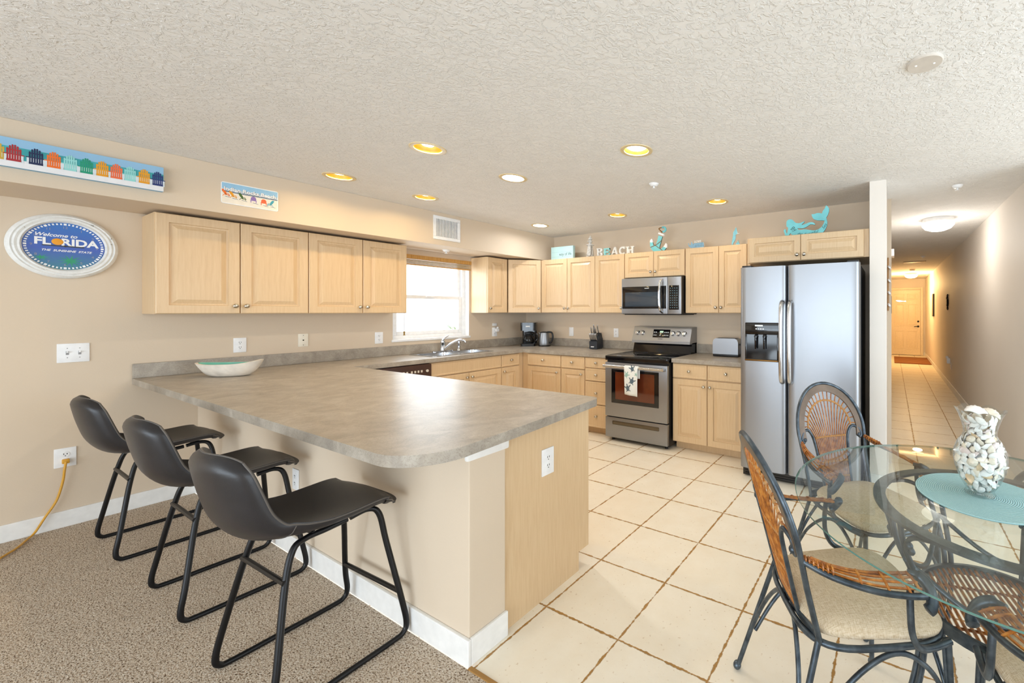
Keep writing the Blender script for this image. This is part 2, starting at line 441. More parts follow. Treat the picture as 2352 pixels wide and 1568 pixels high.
# kitchen window: white double-hung sash, reveal, sill
wroot = bpy.data.objects.new('window_1', None); C.objects.link(wroot); struct(wroot); wroot['label'] = 'white double hung kitchen window over the sink'
xo = XL - 0.115
def ring(m, y0, y1, z0, z1, wv, x0, x1):
    m.box(x0, x1, y0, y0 + wv, z0, z1, 0.004); m.box(x0, x1, y1 - wv, y1, z0, z1, 0.004)
    m.box(x0, x1, y0 + wv, y1 - wv, z0, z0 + wv, 0.004); m.box(x0, x1, y0 + wv, y1 - wv, z1 - wv, z1, 0.004)
m = MB(); ring(m, WY0, WY1, WZ0, WZ1, 0.045, xo - 0.04, xo + 0.04); m.build('window_frame', WPLAST, wroot)
zm = 1.545
m = MB(); ring(m, WY0 + 0.045, WY1 - 0.045, zm - 0.02, WZ1 - 0.04, 0.036, xo - 0.03, xo); m.build('upper_sash', WPLAST, wroot)
m = MB(); ring(m, WY0 + 0.045, WY1 - 0.045, WZ0 + 0.045, zm + 0.024, 0.040, xo, xo + 0.03); m.box(xo + 0.03, xo + 0.045, 2.83, 2.93, zm + 0.0, zm + 0.02, 0.004); m.build('lower_sash', WPLAST, wroot)
m = MB(); m.box(xo - 0.017, xo - 0.013, WY0 + 0.075, WY1 - 0.075, zm, WZ1 - 0.07); m.box(xo + 0.013, xo + 0.017, WY0 + 0.08, WY1 - 0.08, WZ0 + 0.08, zm - 0.01); m.build('pane', PANE, wroot, smooth=0)
m = MB(); m.box(XL - 0.08, XL + 0.012, WY0 - 0.012, WY1 + 0.012, WZ0 - 0.02, WZ0 + 0.004, 0.004); m.build('window_sill', WPLAST, wroot)
m = MB(); m.box(XL - 0.08, XL - 0.001, WY1 - 0.006, WY1, WZ0, WZ1); m.box(XL - 0.08, XL - 0.001, WY0, WY0 + 0.006, WZ0, WZ1); m.build('reveal', WPLAST, wroot, smooth=0)
# patio door frame behind the camera
m = MB()
for x in (-3.9, -1.7, 0.5, 2.62): m.box(x, x + 0.08, -4.6, -4.52, 0, 2.28, 0.004)
m.box(-3.9, 2.7, -4.6, -4.52, 2.2, 2.28); m.box(-3.9, 2.7, -4.6, -4.52, 0, 0.07)
struct(m.build('window_2', WPLAST, smooth=0))
m = MB()  # unseen side door frame, added with its opening for the side fill
for y in (-0.2, 1.36, 2.92): m.box(3.42, 3.5, y, y + 0.08, 0, 2.3, 0.004)
m.box(3.42, 3.5, -0.2, 3.0, 2.22, 2.3); struct(m.build('window_3', WPLAST, smooth=0))

# wooden blind pulled right up over the window
bl = thing('window_blind', 'honey coloured wooden blind drawn up to the top of the kitchen window', 'blind', (XL + 0.05, 0, 1.93))
PINE = wood_mat('honey_wood', srgb(176, 126, 60), srgb(202, 152, 82), srgb(216, 172, 104), 0.3)
m = MB(); m.box(-0.03, 0.03, 2.45, 3.305, 0.03, 0.075, 0.005); m.build('valance', PINE, bl)
m = MB()
for k in range(5): m.box(-0.026, 0.026, 2.46, 3.295, -0.022 + k * 0.010, -0.016 + k * 0.010, 0.002)
m.build('stacked_slats', plain('blind_slat', srgb(214, 190, 150), 0.35), bl)
m = MB(); m.box(-0.028, 0.028, 2.455, 3.30, -0.040, -0.026, 0.004); m.build('bottom_rail', PINE, bl)
m = MB(); m.tube([(0.0, 2.52, 0.0), (0.004, 2.52, -0.4), (0.0, 2.52, -0.76)], 0.0016, 6); m.lathe([(0.003, 0), (0.010, -0.006), (0.007, -0.03), (0.011, -0.045), (0.0, -0.046)], 10, (0, 2.52, -0.76)); m.build('pull_cord', plain('cord_brass', srgb(150, 120, 60), 0.5), bl)
# palm outside the window
pl = thing('palm_plant', 'green palm fronds outside the kitchen window', 'plant', (-5.9, 3.98, 0.50))
m = MB(); m.tube([(0, 0, -0.55), (0.02, 0, 0.2), (0, 0, 0.55)], [0.06, 0.05, 0.045], 10); m.build('stem', plain('palm_stem', srgb(130, 120, 90), 0.9), pl)
m = MB()
for k in range(26):
    a = random.uniform(0, 2 * pi); L = random.uniform(0.4, 0.7); up = random.uniform(0.1, 0.5)
    P = [Vector((cos(a) * L * t, sin(a) * L * t, 0.55 + up * t * 1.3 - 0.55 * t * t)) for t in (0, .25, .5, .75, 1)]
    for i in range(4):
        d = Vector((-sin(a), cos(a), 0)) * 0.018 * (1 - i / 5)
        m.raw([P[i] - d, P[i] + d, P[i + 1] + d * .7, P[i + 1] - d * .7], [(0, 1, 2, 3)])
m.build('frond', plain('palm_green', srgb(206, 220, 184), 0.7), pl, fix=False)
m = MB(); m.box(-9.0, -4.9, -1, 8, -0.3, -0.2); struct(m.build('floor_terrace', plain('pale_paving', srgb(225, 222, 215), 0.9), smooth=0))

# ------------------------------------------------------------------ cabinets
KN = []
def door_mb(wd, h, t=0.02, rail=0.058, raised=True):
    """panel door, local x 0..wd, z 0..h, front towards -y at y=-t"""
    m = MB()
    def lp(i, y): return [(i, y, i), (wd - i, y, i), (wd - i, y, h - i), (i, y, h - i)]
    seq = [lp(0, 0), lp(0, -t + 0.004), lp(0.004, -t)]
    if raised: seq += [lp(rail, -t), lp(rail + 0.004, -t + 0.011), lp(rail + 0.012, -t + 0.012), lp(rail + 0.040, -t + 0.001)]
    else: seq += [lp(0.016, -t), lp(0.020, -t + 0.003)]
    V = [[m.bm.verts.new(p) for p in q] for q in seq]
    for a, b in zip(V, V[1:]):
        for k in range(4): m.bm.faces.new((a[k], a[(k + 1) % 4], b[(k + 1) % 4], b[k]))
    m.bm.faces.new(V[-1]); m.bm.faces.new(V[0][::-1])
    return m
def knob(parent, x, z, t=0.02):
    m = MB(); M = Matrix.Translation((x, -t, z)) @ Matrix.Rotation(R(90), 4, 'X')
    m.lathe([(0.0095, -0.001), (0.009, 0.003), (0.006, 0.008), (0.0065, 0.013), (0.0135, 0.017), (0.0165, 0.022), (0.0145, 0.027), (0.008, 0.030), (0.0, 0.031)], 18, M=M)
    return m.build('knob', NICKEL, parent, smooth=50)
def front(parent, name, x, z, wd, h, y, kx=None, kz=None, raised=True, rail=0.058):
    o = door_mb(wd - 0.005, h - 0.005, raised=raised, rail=rail).build(name, MAPLE, parent, loc=(x + 0.0025, y, z + 0.0025), smooth=20)
    if kx is not None: knob(o, kx - 0.002, kz - 0.002)
    return o
def carcass(parent, x0, x1, y0, y1, z0, z1, toe=False):
    m = MB()
    if toe: m.box(x0, x1, y0, y1, z0 + 0.09, z1, 0.002); m.box(x0, x1, y0 + 0.075, y1, 0.0, z0 + 0.09)
    else: m.box(x0, x1, y0, y1, z0, z1, 0.002)
    return m.build('carcass', MAPLE, parent, smooth=0)
ZU0, ZU1 = 1.366, 2.056
KH = 0.058
def wall_cab(label, loc, rz, widths, knobs, h=ZU1 - ZU0, z=ZU0, depth=0.305, rail=0.058, group='maple wall cabinets', kz=KH, fill=(0, 0)):
    t = thing('wall_cabinet', label, 'cabinet', (loc[0], loc[1], z), rz, group)
    W = sum(widths); carcass(t, -fill[0], W + fill[1], 0.0, depth, 0, h)
    x = 0
    for wd, k in zip(widths, knobs):
        kx = None if k is None else (0.03 if k == 'l' else wd - 0.03)
        front(t, 'door', x, 0, wd, h, 0, kx, kz, rail=rail); x += wd
    return t
# local -y is the front.  left wall: front towards +x -> rz = 90
FX = -4.375
wall_cab('double door maple wall cabinet beside the blue clock', (FX, 0.771), R(90), [0.411, 0.414], 'rl', fill=(0.0, 0))
wall_cab('double door maple wall cabinet under the vent end, touching the kitchen window', (FX, 1.596), R(90), [0.407, 0.395], 'rl')
wall_cab('narrow single door maple wall cabinet between window and corner', (FX, 3.348), R(90), [0.292], 'l')
# diagonal corner unit
p0, p1 = Vector((-4.355, 3.643)), Vector((-4.047, 3.923)); dv = p1 - p0
ct = thing('wall_cabinet', 'diagonal maple corner wall cabinet above the coffee maker', 'cabinet', (p0.x, p0.y, ZU0), math.atan2(dv.y, dv.x), 'maple wall cabinets')
m = MB(); m.slab([[(0.012, 0.018), (dv.length - 0.012, 0.018), (dv.length + 0.16, 0.22), (dv.length - 0.02, 0.40), (0.02, 0.40), (-0.2, 0.24)]], 0, ZU1 - ZU0); m.build('carcass', MAPLE, ct, smooth=0)
front(ct, 'door', 0.004, 0, dv.length - 0.008, ZU1 - ZU0, 0.02, dv.length - 0.038, KH)
FY = 3.939
wall_cab('double door maple wall cabinet above the kettle, mint way of life box on top', (-4.047, FY), 0, [0.444, 0.444], 'rl')
wall_cab('single door maple wall cabinet just left of the microwave', (-3.159, FY), 0, [0.43], 'r')
wall_cab('short double door maple cabinet over the microwave, anchor on top', (-2.722, FY), 0, [0.388, 0.388], 'rl', h=ZU1 - 1.768, z=1.768, rail=0.05)
wall_cab('double door maple wall cabinet between microwave and fridge', (-1.938, FY), 0, [0.38, 0.30], 'rl', fill=(0, 0.03))
wall_cab('wide low maple cabinet over the fridge, mermaid on top', (-1.143, 3.64), 0, [0.456, 0.495], 'rl', h=0.226, z=1.822, depth=0.60, rail=0.05, kz=0.05, fill=(0.02, 0.036))
# base cabinets
def base_cab(label, loc, rz, W, group='maple base cabinets', depth=0.585, hollow=False):
    t = thing('base_cabinet', label, 'cabinet', (loc[0], loc[1], 0), rz, group)
    if hollow:
        m = MB(); m.box(0, 0.018, 0, depth, 0.09, 0.873); m.box(W - 0.018, W, 0, depth, 0.09, 0.873); m.box(0.018, W - 0.018, 0, 0.02, 0.09, 0.873)
        m.box(0.018, W - 0.018, depth - 0.012, depth, 0.09, 0.873); m.box(0.018, W - 0.018, 0.02, depth - 0.012, 0.09, 0.11); m.box(0, W, 0.075, depth, 0, 0.09); m.build('carcass', MAPLE, t, smooth=0)
    else: carcass(t, 0, W, 0, depth, 0, 0.873, True)
    return t
DZ = (0.085, 0.722, 0.866)
BX, BY = -4.08, 3.645
t = base_cab('maple sink base cabinet with two doors under the window', (BX, 2.465), R(90), 0.845, hollow=True)
front(t, 'false_front', 0, DZ[1], 0.845, DZ[2] - DZ[1], 0, raised=False)
front(t, 'door', 0, DZ[0], 0.422, DZ[1] - DZ[0] - 0.006, 0, 0.39, 0.58); front(t, 'door', 0.423, DZ[0], 0.422, DZ[1] - DZ[0] - 0.006, 0, 0.03, 0.58)
t = base_cab('narrow maple base cabinet right of the sink with one drawer and door', (BX, 3.312), R(90), 0.332)
front(t, 'drawer', 0, DZ[1], 0.265, DZ[2] - DZ[1], 0, 0.132, 0.072, False); front(t, 'door', 0, DZ[0], 0.265, DZ[1] - DZ[0] - 0.006, 0, 0.03, 0.58)
t = base_cab('maple corner filler stile where the two counters meet', (-4.08, BY), 0, 0.096, depth=0.56)
t = base_cab('wide maple base cabinet below the kettle, one drawer over one door', (-3.984, BY), 0, 0.555)
front(t, 'drawer', 0.004, DZ[1], 0.548, DZ[2] - DZ[1], 0, 0.275, 0.072, False); front(t, 'door', 0.004, DZ[0], 0.548, DZ[1] - DZ[0] - 0.006, 0, 0.50, 0.575)
t = base_cab('maple base cabinet below the knife block, one drawer over a narrow door', (-3.429, BY), 0, 0.363)
front(t, 'drawer', 0.003, DZ[1], 0.357, DZ[2] - DZ[1], 0, 0.178, 0.072, False); front(t, 'door', 0.003, DZ[0], 0.357, DZ[1] - DZ[0] - 0.006, 0, 0.315, 0.58)
t = base_cab('maple stack of four drawers beside the oven', (-3.066, BY), 0, 0.338)
for z0, z1 in ((0.748, 0.866), (0.602, 0.744), (0.342, 0.598), (0.085, 0.338)): front(t, 'drawer', 0.003, z0, 0.332, z1 - z0, 0, 0.166, (z1 - z0) / 2, False)
t = base_cab('maple base cabinet between oven and fridge, two drawers over two doors', (-1.938, BY), 0, 0.775)
for x, wd, k in ((0.003, 0.375, 'r'), (0.380, 0.385, 'l')):
    front(t, 'drawer', x, DZ[1], wd, DZ[2] - DZ[1], 0, wd / 2, 0.072, False)
    front(t, 'door', x, DZ[0], wd, DZ[1] - DZ[0] - 0.006, 0, wd - 0.032 if k == 'r' else 0.032, 0.57)
# peninsula cabinet (doors face the kitchen), plain end panel with toe notch
t = thing('base_cabinet', 'maple end panel and cabinet run under the bar top peninsula', 'cabinet', (-1.47, 1.77, 0), R(180), 'maple base cabinets')
m = MB(); m.box(0.02, 2.55, 0.02, 0.56, 0.1, 0.873); m.box(0.02, 2.55, 0.08, 0.56, 0, 0.1); m.build('carcass', MAPLE, t, smooth=0)
m = MB(); M = Matrix.Rotation(R(-90), 4, 'Z')
for (y0, y1, z0, z1) in ((0.0, 0.562, 0.1, 0.873), (0.08, 0.562, 0.0, 0.1)): m.box(0.0, 0.02, y0, y1, z0, z1)
m.build('end_panel', MAPLE, t, smooth=0)
for k in range(5): front(t, 'door', 0.03 + k * 0.5, 0.1, 0.49, 0.62, 0.02, 0.45, 0.57); front(t, 'drawer', 0.03 + k * 0.5, 0.726, 0.49, 0.14, 0.02, 0.245, 0.07, False)

# ------------------------------------------------------------------ worktops
SX0, SX1, SY0, SY1 = -4.60, -4.13, 2.535, 3.275
ct = thing('countertop', 'U shaped stone look laminate worktop with the bar peninsula and sink', 'countertop', (0, 0, 0))
def arc(cx, cy, r, a0, a1, n=8): return [(cx + r * cos(R(a0 + (a1 - a0) * k / n)), cy + r * sin(R(a0 + (a1 - a0) * k / n))) for k in range(n + 1)]
out = [(XL + 0.001, 0.727)] + arc(-1.50, 0.727 + 0.19, 0.19, -90, -2, 10) + [(-1.345, 1.30)] + arc(-1.395 - 0.05, 1.782 - 0.05, 0.05, 0, 90, 5) + [(-4.035, 1.782), (-4.035, 3.602), (-2.724, 3.602), (-2.724, YB - 0.001), (XL + 0.001, YB - 0.001)]
m = MB(); m.slab([out, rounded(SX0 + 0.012, SX1 - 0.012, SY0 + 0.012, SY1 - 0.012, 0.03)[::-1]], 0.874, 0.914)
m.build('worktop', LAM, ct, smooth=40)
m = MB(); m.box(XL + 0.001, XL + 0.02, 0.727, YB - 0.001, 0.9142, 1.016, 0.003); m.box(XL + 0.02, -2.724, YB - 0.02, YB - 0.001, 0.9142, 1.016, 0.003); m.build('backsplash', LAM, ct, smooth=0)
ct = thing('countertop', 'short stone look worktop between oven and fridge under the toaster', 'countertop', (0, 0, 0))
m = MB(); m.box(-1.936, -1.165, 3.602, YB - 0.001, 0.874, 0.914, 0.003); m.build('worktop', LAM, ct, smooth=0)
m = MB(); m.box(-1.936, -1.165, YB - 0.02, YB - 0.001, 0.9142, 1.016, 0.003); m.build('backsplash', LAM, ct, smooth=0)

# sink
t = thing('kitchen_sink', 'double bowl stainless sink set into the worktop under the window', 'sink', ((SX0 + SX1) / 2, (SY0 + SY1) / 2, 0.915))
hx, hy = (SX1 - SX0) / 2, (SY1 - SY0) / 2
bowls = [(-hx + 0.10, hx - 0.025, -hy + 0.025, -0.012), (-hx + 0.10, hx - 0.025, 0.012, hy - 0.025)]
m = MB(); m.slab([rounded(-hx, hx, -hy, hy, 0.04)] + [rounded(*b, 0.05)[::-1] for b in bowls], 0.0, 0.005); m.build('rim', STEEL_S, t)
for b in bowls:
    m = MB(); A = rounded(*b, 0.05); Bm = rounded(b[0] + 0.012, b[1] - 0.012, b[2] + 0.012, b[3] - 0.012, 0.05)
    va = [m.bm.verts.new((x, y, 0.003)) for x, y in A]; vb = [m.bm.verts.new((x, y, -0.17)) for x, y in Bm]; n = len(A)
    for i in range(n): m.bm.faces.new((va[i], va[(i + 1) % n], vb[(i + 1) % n], vb[i]))
    m.bm.faces.new(vb); m.cyl(((b[0] + b[1]) / 2, (b[2] + b[3]) / 2, -0.17), ((b[0] + b[1]) / 2, (b[2] + b[3]) / 2, -0.168), 0.04)
    m.build('bowl', STEEL_S, t, fix=False)
t = thing('faucet', 'chrome single lever faucet with long spout behind the sink', 'faucet', (-4.55, 2.90, 0.92))
m = MB(); m.slab([rounded(-0.028, 0.028, -0.12, 0.12, 0.027)], 0, 0.012); m.lathe([(0.028, 0.012), (0.026, 0.02), (0.024, 0.10), (0.026, 0.105), (0.022, 0.125), (0.0, 0.13)], 24); m.build('body', CHROME, t)
m = MB(); m.tube(spline([(0.015, 0.01, 0.035), (0.07, 0.05, 0.09), (0.14, 0.10, 0.132), (0.195, 0.135, 0.128), (0.205, 0.142, 0.105)], 6), [0.014] * 18 + [0.013] * 7, 12); m.build('spout', CHROME, t)
m = MB(); m.tube(spline([(0, 0, 0.12), (0.008, 0.008, 0.15), (0.03, 0.05, 0.185)], 6), [0.012] * 6 + [0.008] * 7, 10); m.build('lever', CHROME, t)
t = thing('sink_sprayer', 'small chrome hand sprayer standing beside the faucet', 'sprayer', (-4.55, 3.10, 0.92))
m = MB(); m.lathe([(0.024, 0), (0.022, 0.008), (0.014, 0.02), (0.013, 0.06), (0.018, 0.085), (0.014, 0.115), (0.0, 0.118)], 20); m.build('sprayer_body', CHROME, t)

# dishwasher
t = thing('dishwasher', 'dishwasher with dark brown control panel tucked behind the peninsula', 'dishwasher', (-4.06, 1.845, 0), R(90))
DWB = plain('dark_brown_enamel', srgb(72, 50, 42), 0.3)
m = MB(); m.box(0.004, 0.606, -0.002, 0.56, 0.09, 0.868, 0.004); m.box(0.004, 0.606, 0.06, 0.5, 0, 0.09); m.build('body', DWB, t)
m = MB(); m.box(0.004, 0.606, -0.03, -0.002, 0.10, 0.72, 0.006); m.build('door', DWB, t)
m = MB(); m.box(0.004, 0.606, -0.036, -0.002, 0.728, 0.864, 0.008); c = m.build('control_panel', DWB, t)
m = MB()
for k in range(7): m.box(0.30 + k * 0.031 + (0.012 if k > 2 else 0), 0.316 + k * 0.031 + (0.012 if k > 2 else 0), -0.0415, -0.035, 0.79, 0.812, 0.002)
m.cyl((0.56, -0.036, 0.80), (0.56, -0.044, 0.80), 0.013); m.build('buttons', plain('cream_button', srgb(214, 206, 194), 0.4), t)

# range
t = thing('kitchen_range', 'stainless electric range with black glass cooktop and amber oven window', 'range', (-2.33, 3.58, 0))
hw = 0.381
m = MB(); m.box(-hw, hw, 0.0, 0.62, 0.03, 0.895); m.build('body', BLACKP, t, smooth=0)
for x in (-0.33, 0.33): 
    m = MB(); m.cyl((x, 0.04, 0), (x, 0.04, 0.032), 0.016); m.build('foot', BLACKP, t)
m = MB(); m.box(-hw, hw, -0.035, 0.0, 0.043, 0.258, 0.005); d = m.build('storage_drawer', STEEL, t)
m = MB(); m.box(-0.285, 0.285, -0.0375, -0.034, 0.185, 0.222, 0.006); d2 = m.build('drawer_grip', plain('grip_recess', srgb(110, 100, 84), 0.35, 0.8), d)
m = MB(); m.box(-hw, hw, -0.04, 0.0, 0.268, 0.842, 0.006); d = m.build('oven_door', STEEL, t)
AMB = plain('amber_oven_glass', srgb(96, 44, 22), 0.1, spec=0.6, var=0.2, scale=6)
m = MB(); m.box(-0.295, 0.285, -0.0425, -0.039, 0.415, 0.772, 0.004); d2 = m.build('oven_window_border', BLACKG, d)
m = MB(); m.box(-0.245, 0.235, -0.0445, -0.042, 0.455, 0.745, 0.001); m.build('oven_window', AMB, d)
m = MB(); m.tube([(-0.36, -0.098, 0.808), (0.36, -0.098, 0.808)], 0.0165, 16)
for x in (-0.335, 0.335): m.box(x - 0.013, x + 0.013, -0.098, -0.038, 0.796, 0.820, 0.004)
m.build('door_handle', STEEL_S, t)
m = MB(); m.box(-hw, hw, -0.04, 0.56, 0.862, 0.912, 0.008); m.build('cooktop', BLACKG, t)
m = MB()
for x, y, r in ((-0.19, 0.10, 0.10), (0.19, 0.10, 0.085), (-0.19, 0.38, 0.075), (0.19, 0.38, 0.10)):
    m.tube([(x + r * cos(a), y + r * sin(a), 0.9122) for a in [2 * pi * k / 40 for k in range(40)]], 0.0012, 4, closed=True)
m.build('burner_rings', plain('burner_print', srgb(60, 60, 64), 0.3), t)
m = MB(); m.prism([(0.50, 0.906), (0.66, 0.906), (0.66, 1.03), (0.535, 1.03)], -hw, hw, M=Matrix(((0, 1, 0, 0), (1, 0, 0, 0), (0, 0, 1, 0), (0, 0, 0, 1)))); m.build('backguard_base', BLACKG, t)
MX = Matrix(((0, 1, 0, 0), (1, 0, 0, 0), (0, 0, 1, 0), (0, 0, 0, 1)))
m = MB(); m.prism([(0.475, 1.018), (0.66, 1.018), (0.66, 1.206), (0.535, 1.206), (0.478, 1.046)], -hw, hw, M=MX); bg_ = m.build('control_panel', STEEL, t, smooth=0)
# tilted face frame for the controls
fa, fb = Vector((0, 0.478, 1.046)), Vector((0, 0.535, 1.206)); up = (fb - fa).normalized(); nr = Vector((0, -up.z, up.y))
MF = Matrix(((1, 0, 0, 0), (0, up.y, nr.y, (fa.y + fb.y) / 2), (0, up.z, nr.z, (fa.z + fb.z) / 2), (0, 0, 0, 1)))   # x right, y up the face, z out
for k, x in enumerate((-0.318, -0.248, 0.158, 0.228, 0.302)):
    m = MB(); m.lathe([(0.028, 0.0), (0.028, 0.006), (0.023, 0.010), (0.021, 0.026), (0.0, 0.028)], 24, (x, 0.005, 0), M=MF); m.box(x - 0.006, x + 0.006, -0.017, 0.027, 0.022, 0.034, 0.003, M=MF); m.build('control_knob', WPLAST if k < 0 else STEEL_S, bg_)
m = MB(); m.box(-0.105, 0.115, -0.045, 0.052, 0.0, 0.003, 0.001, M=MF); dd = m.build('display', BLACKG, bg_)
m = MB(); m.box(-0.018, 0.028, 0.012, 0.034, 0.003, 0.004, M=MF); m.build('clock_digits', emit('green_digits', srgb(90, 190, 110), 0.7), bg_, smooth=0)
m = MB()
for x in (-0.088, -0.065, -0.01, 0.048, 0.070, 0.092):
    for y in (0.018, -0.018):
        if not (x == -0.01 and y > 0): m.box(x - 0.007, x + 0.007, y - 0.005, y + 0.005, 0.003, 0.0036, M=MF)
m.build('display_buttons', plain('button_print', srgb(220, 224, 226), 0.5), bg_, smooth=0)
m = MB(); m.box(-0.03, 0.03, -0.066, -0.058, 0.0, 0.0012, M=MF); m.build('badge', plain('badge_grey', srgb(90, 92, 96), 0.4), bg_, smooth=0)

# tea towel hung over the oven handle
def towel(u, v):
    x = -0.083 + 0.168 * v
    P = [(-0.079, 0.700), (-0.079, 0.808), (-0.084, 0.822), (-0.098, 0.828), (-0.112, 0.822), (-0.118, 0.808), (-0.119, 0.68), (-0.116, 0.535)]
    q = u * (len(P) - 1); i = min(int(q), len(P) - 2); f = q - i
    y = P[i][0] * (1 - f) + P[i + 1][0] * f; z = P[i][1] * (1 - f) + P[i + 1][1] * f
    if u > 0.6: y += 0.005 * sin(v * 9 + 1) * (u - 0.6) / 0.4; x += (v - .5) * -0.012 * (u - 0.6) / 0.4; z -= 0.012 * v * (u - .6) / .4
    return (x, y, z)
tw = thing('tea_towel', 'white tea towel printed with sea turtles hanging on the oven handle', 'towel', (-2.33, 3.58, 0))
def towel_mat():
    t = NT('towel_cloth'); v = t.coord((1, 1, 1)); t.out(srgb(236, 238, 234), 0.9, spec=0.1); t.bump(t.noise(v, 300, 2), 0.3, 0.002); return t.m
m = MB(); m.grid(towel, 42, 12); o = m.build('cloth', towel_mat(), tw, fix=False)
md = o.modifiers.new('thick', 'SOLIDIFY'); md.thickness = 0.0025; md.offset = 0
INK1, INK2 = plain('turtle_ink_slate', srgb(92, 108, 118), 0.9), plain('turtle_ink_mint', srgb(156, 190, 180), 0.9)
def turtle(m, cx, cz, r, ang, mat):
    def surf(x, z):
        v = min(max((x + 0.083) / 0.168, 0), 1); uu = 6 / 7 + (0.68 - z) / 0.145 / 7 if z < 0.68 else 5 / 7 + (0.808 - z) / 0.128 / 7
        return towel(min(max(uu, 0), 1), v)[1] - 0.0022
    c, s = cos(ang), sin(ang)
    def ell(ox, oz, a, b, th, n=16):
        P = []
        for k in range(n):
            q = 2 * pi * k / n; x, z = a * cos(q), b * sin(q); x, z = x * cos(th) - z * sin(th) + ox, x * sin(th) + z * cos(th) + oz
            X, Z = cx + x * c - z * s, cz + x * s + z * c; X = min(max(X, -0.078), 0.078); P.append((X, surf(X, Z), Z))
        m.raw(P, [tuple(range(n))], mat)
    ell(0, 0, r * 0.62, r * 0.8, 0); ell(0, r * 1.05, r * 0.22, r * 0.3, 0)
    for sx in (-1, 1): ell(sx * r * 0.85, r * 0.5, r * 0.5, r * 0.17, sx * 0.7); ell(sx * r * 0.6, -r * 0.75, r * 0.26, r * 0.13, -sx * 0.8)
m = MB()
for q in ((0.02, 0.80, 0.030, 0.3, 0), (-0.05, 0.735, 0.030, -0.5, 1), (0.015, 0.675, 0.034, -0.35, 0), (-0.035, 0.60, 0.036, 0.25, 0), (0.068, 0.745, 0.018, 0.8, 1)): turtle(m, *q)
m.build('turtle_print', [INK1, INK2], tw, smooth=0, fix=False)

# microwave
t = thing('microwave', 'stainless over the range microwave with curved handle', 'microwave', (-2.33, 3.845, 1.352))
m = MB(); m.box(-0.381, 0.381, 0.02, 0.39, 0, 0.405, 0.004); m.build('body', BLACKP, t)
m = MB(); m.box(-0.36, 0.36, 0.03, 0.36, -0.008, 0.0); m.build('underside_panel', BLACKP, t, smooth=0)
m = MB(); m.box(-0.381, 0.215, 0.0, 0.02, 0.004, 0.402, 0.006); d = m.build('door', STEEL, t)
m = MB(); m.box(-0.37, 0.20, -0.003, 0.001, 0.062, 0.308, 0.003); m.build('door_glass', BLACKG, d)
m = MB(); m.box(-0.33, 0.10, -0.0042, -0.0028, 0.085, 0.245, 0.001); m.build('viewing_window', plain('smoked_glass', srgb(50, 62, 74), 0.06, spec=0.7, var=0), d)
m = MB(); m.box(-0.07, -0.015, -0.0045, -0.0028, 0.282, 0.290); m.build('badge', plain('badge_silver', srgb(200, 204, 208), 0.4), d, smooth=0)
m = MB(); m.tube(spline([(0.155, 0.0, 0.37), (0.15, -0.045, 0.345), (0.147, -0.058, 0.21), (0.15, -0.05, 0.06), (0.155, 0.0, 0.02)], 8), 0.0135, 12); m.build('handle', CHROME, d)
m = MB(); m.box(0.217, 0.381, 0.0, 0.02, 0.004, 0.402, 0.006); p = m.build('control_panel', STEEL, t)
m = MB(); m.box(0.235, 0.355, -0.003, 0.001, 0.05, 0.31, 0.003); m.build('keypad', BLACKG, p)
m = MB()
for i in range(4):
    for j in range(9): m.box(0.250 + i * 0.026, 0.258 + i * 0.026, -0.0042, -0.0028, 0.068 + j * 0.026, 0.075 + j * 0.026)
m.build('keypad_print', plain('key_print', srgb(110, 150, 165), 0.5), p, smooth=0)

# fridge
FW0, FW1, FD = -1.115, -0.203, 3.28
t = thing('refrigerator', 'side by side stainless refrigerator with ice dispenser', 'refrigerator', ((FW0 + FW1) / 2, FD, 0))
hw = (FW1 - FW0) / 2; split = -0.731 - (FW0 + FW1) / 2
DGREY = plain('fridge_side_black', srgb(28, 29, 34), 0.35, bump=0.15, bscale=500)
m = MB(); m.box(-hw + 0.01, hw - 0.006, 0.085, 0.84, 0.02, 1.745, 0.006); m.build('cabinet_body', DGREY, t)
m = MB(); m.box(-hw + 0.01, hw - 0.01, 0.06, 0.10, 0.01, 0.085, 0.004)
for k in range(3): m.box(-hw + 0.03, hw - 0.03, 0.054, 0.061, 0.022 + k * 0.02, 0.032 + k * 0.02)
m.build('toe_grille', BLACKG, t)
def fdoor(x0, x1):
    m = MB(); z0, z1 = 0.09, 1.748; n = 12; dep = 0.082
    prof = [(x0, dep), (x0, 0.03), (x0 + 0.012, 0.012), (x0 + 0.03, 0.004)] + [(x0 + 0.03 + (x1 - x0 - 0.06) * k / n, 0.004 - 0.006 * sin(pi * k / n)) for k in range(1, n)] + [(x1 - 0.03, 0.004), (x1 - 0.012, 0.012), (x1, 0.03), (x1, dep)]
    m.slab([prof[::-1]], z0, z1); return m
d1 = fdoor(-hw, split - 0.0035).build('freezer_door', STEEL, t, smooth=50)
d2 = fdoor(split + 0.0035, hw).build('fridge_door', STEEL, t, smooth=50)
def fhandle(par, x):
    m = MB(); P = spline([(x, 0.0, 1.46), (x, -0.040, 1.43), (x, -0.056, 1.30), (x, -0.060, 1.14), (x, -0.056, 0.98), (x, -0.040, 0.85), (x, 0.0, 0.82)], 8)
    m.tube(P, 0.0165, 14); return m.build('handle', STEEL_S, par, smooth=60)
fhandle(d1, split - 0.032); fhandle(d2, split + 0.032)
cx = (FW0 + FW1) / 2
dx0, dx1, dz0, dz1 = -1.066 - cx, -0.789 - cx, 0.978, 1.293
m = MB(); m.box(dx0, dx1, -0.012, 0.01, 1.195, dz1, 0.008); m.box(dx0, dx0 + 0.014, -0.012, 0.01, dz0, 1.2, 0.004); m.box(dx1 - 0.014, dx1, -0.012, 0.01, dz0, 1.2, 0.004); m.box(dx0, dx1, -0.012, 0.01, dz0, dz0 + 0.012, 0.004); dp = m.build('dispenser', BLACKG, d1)
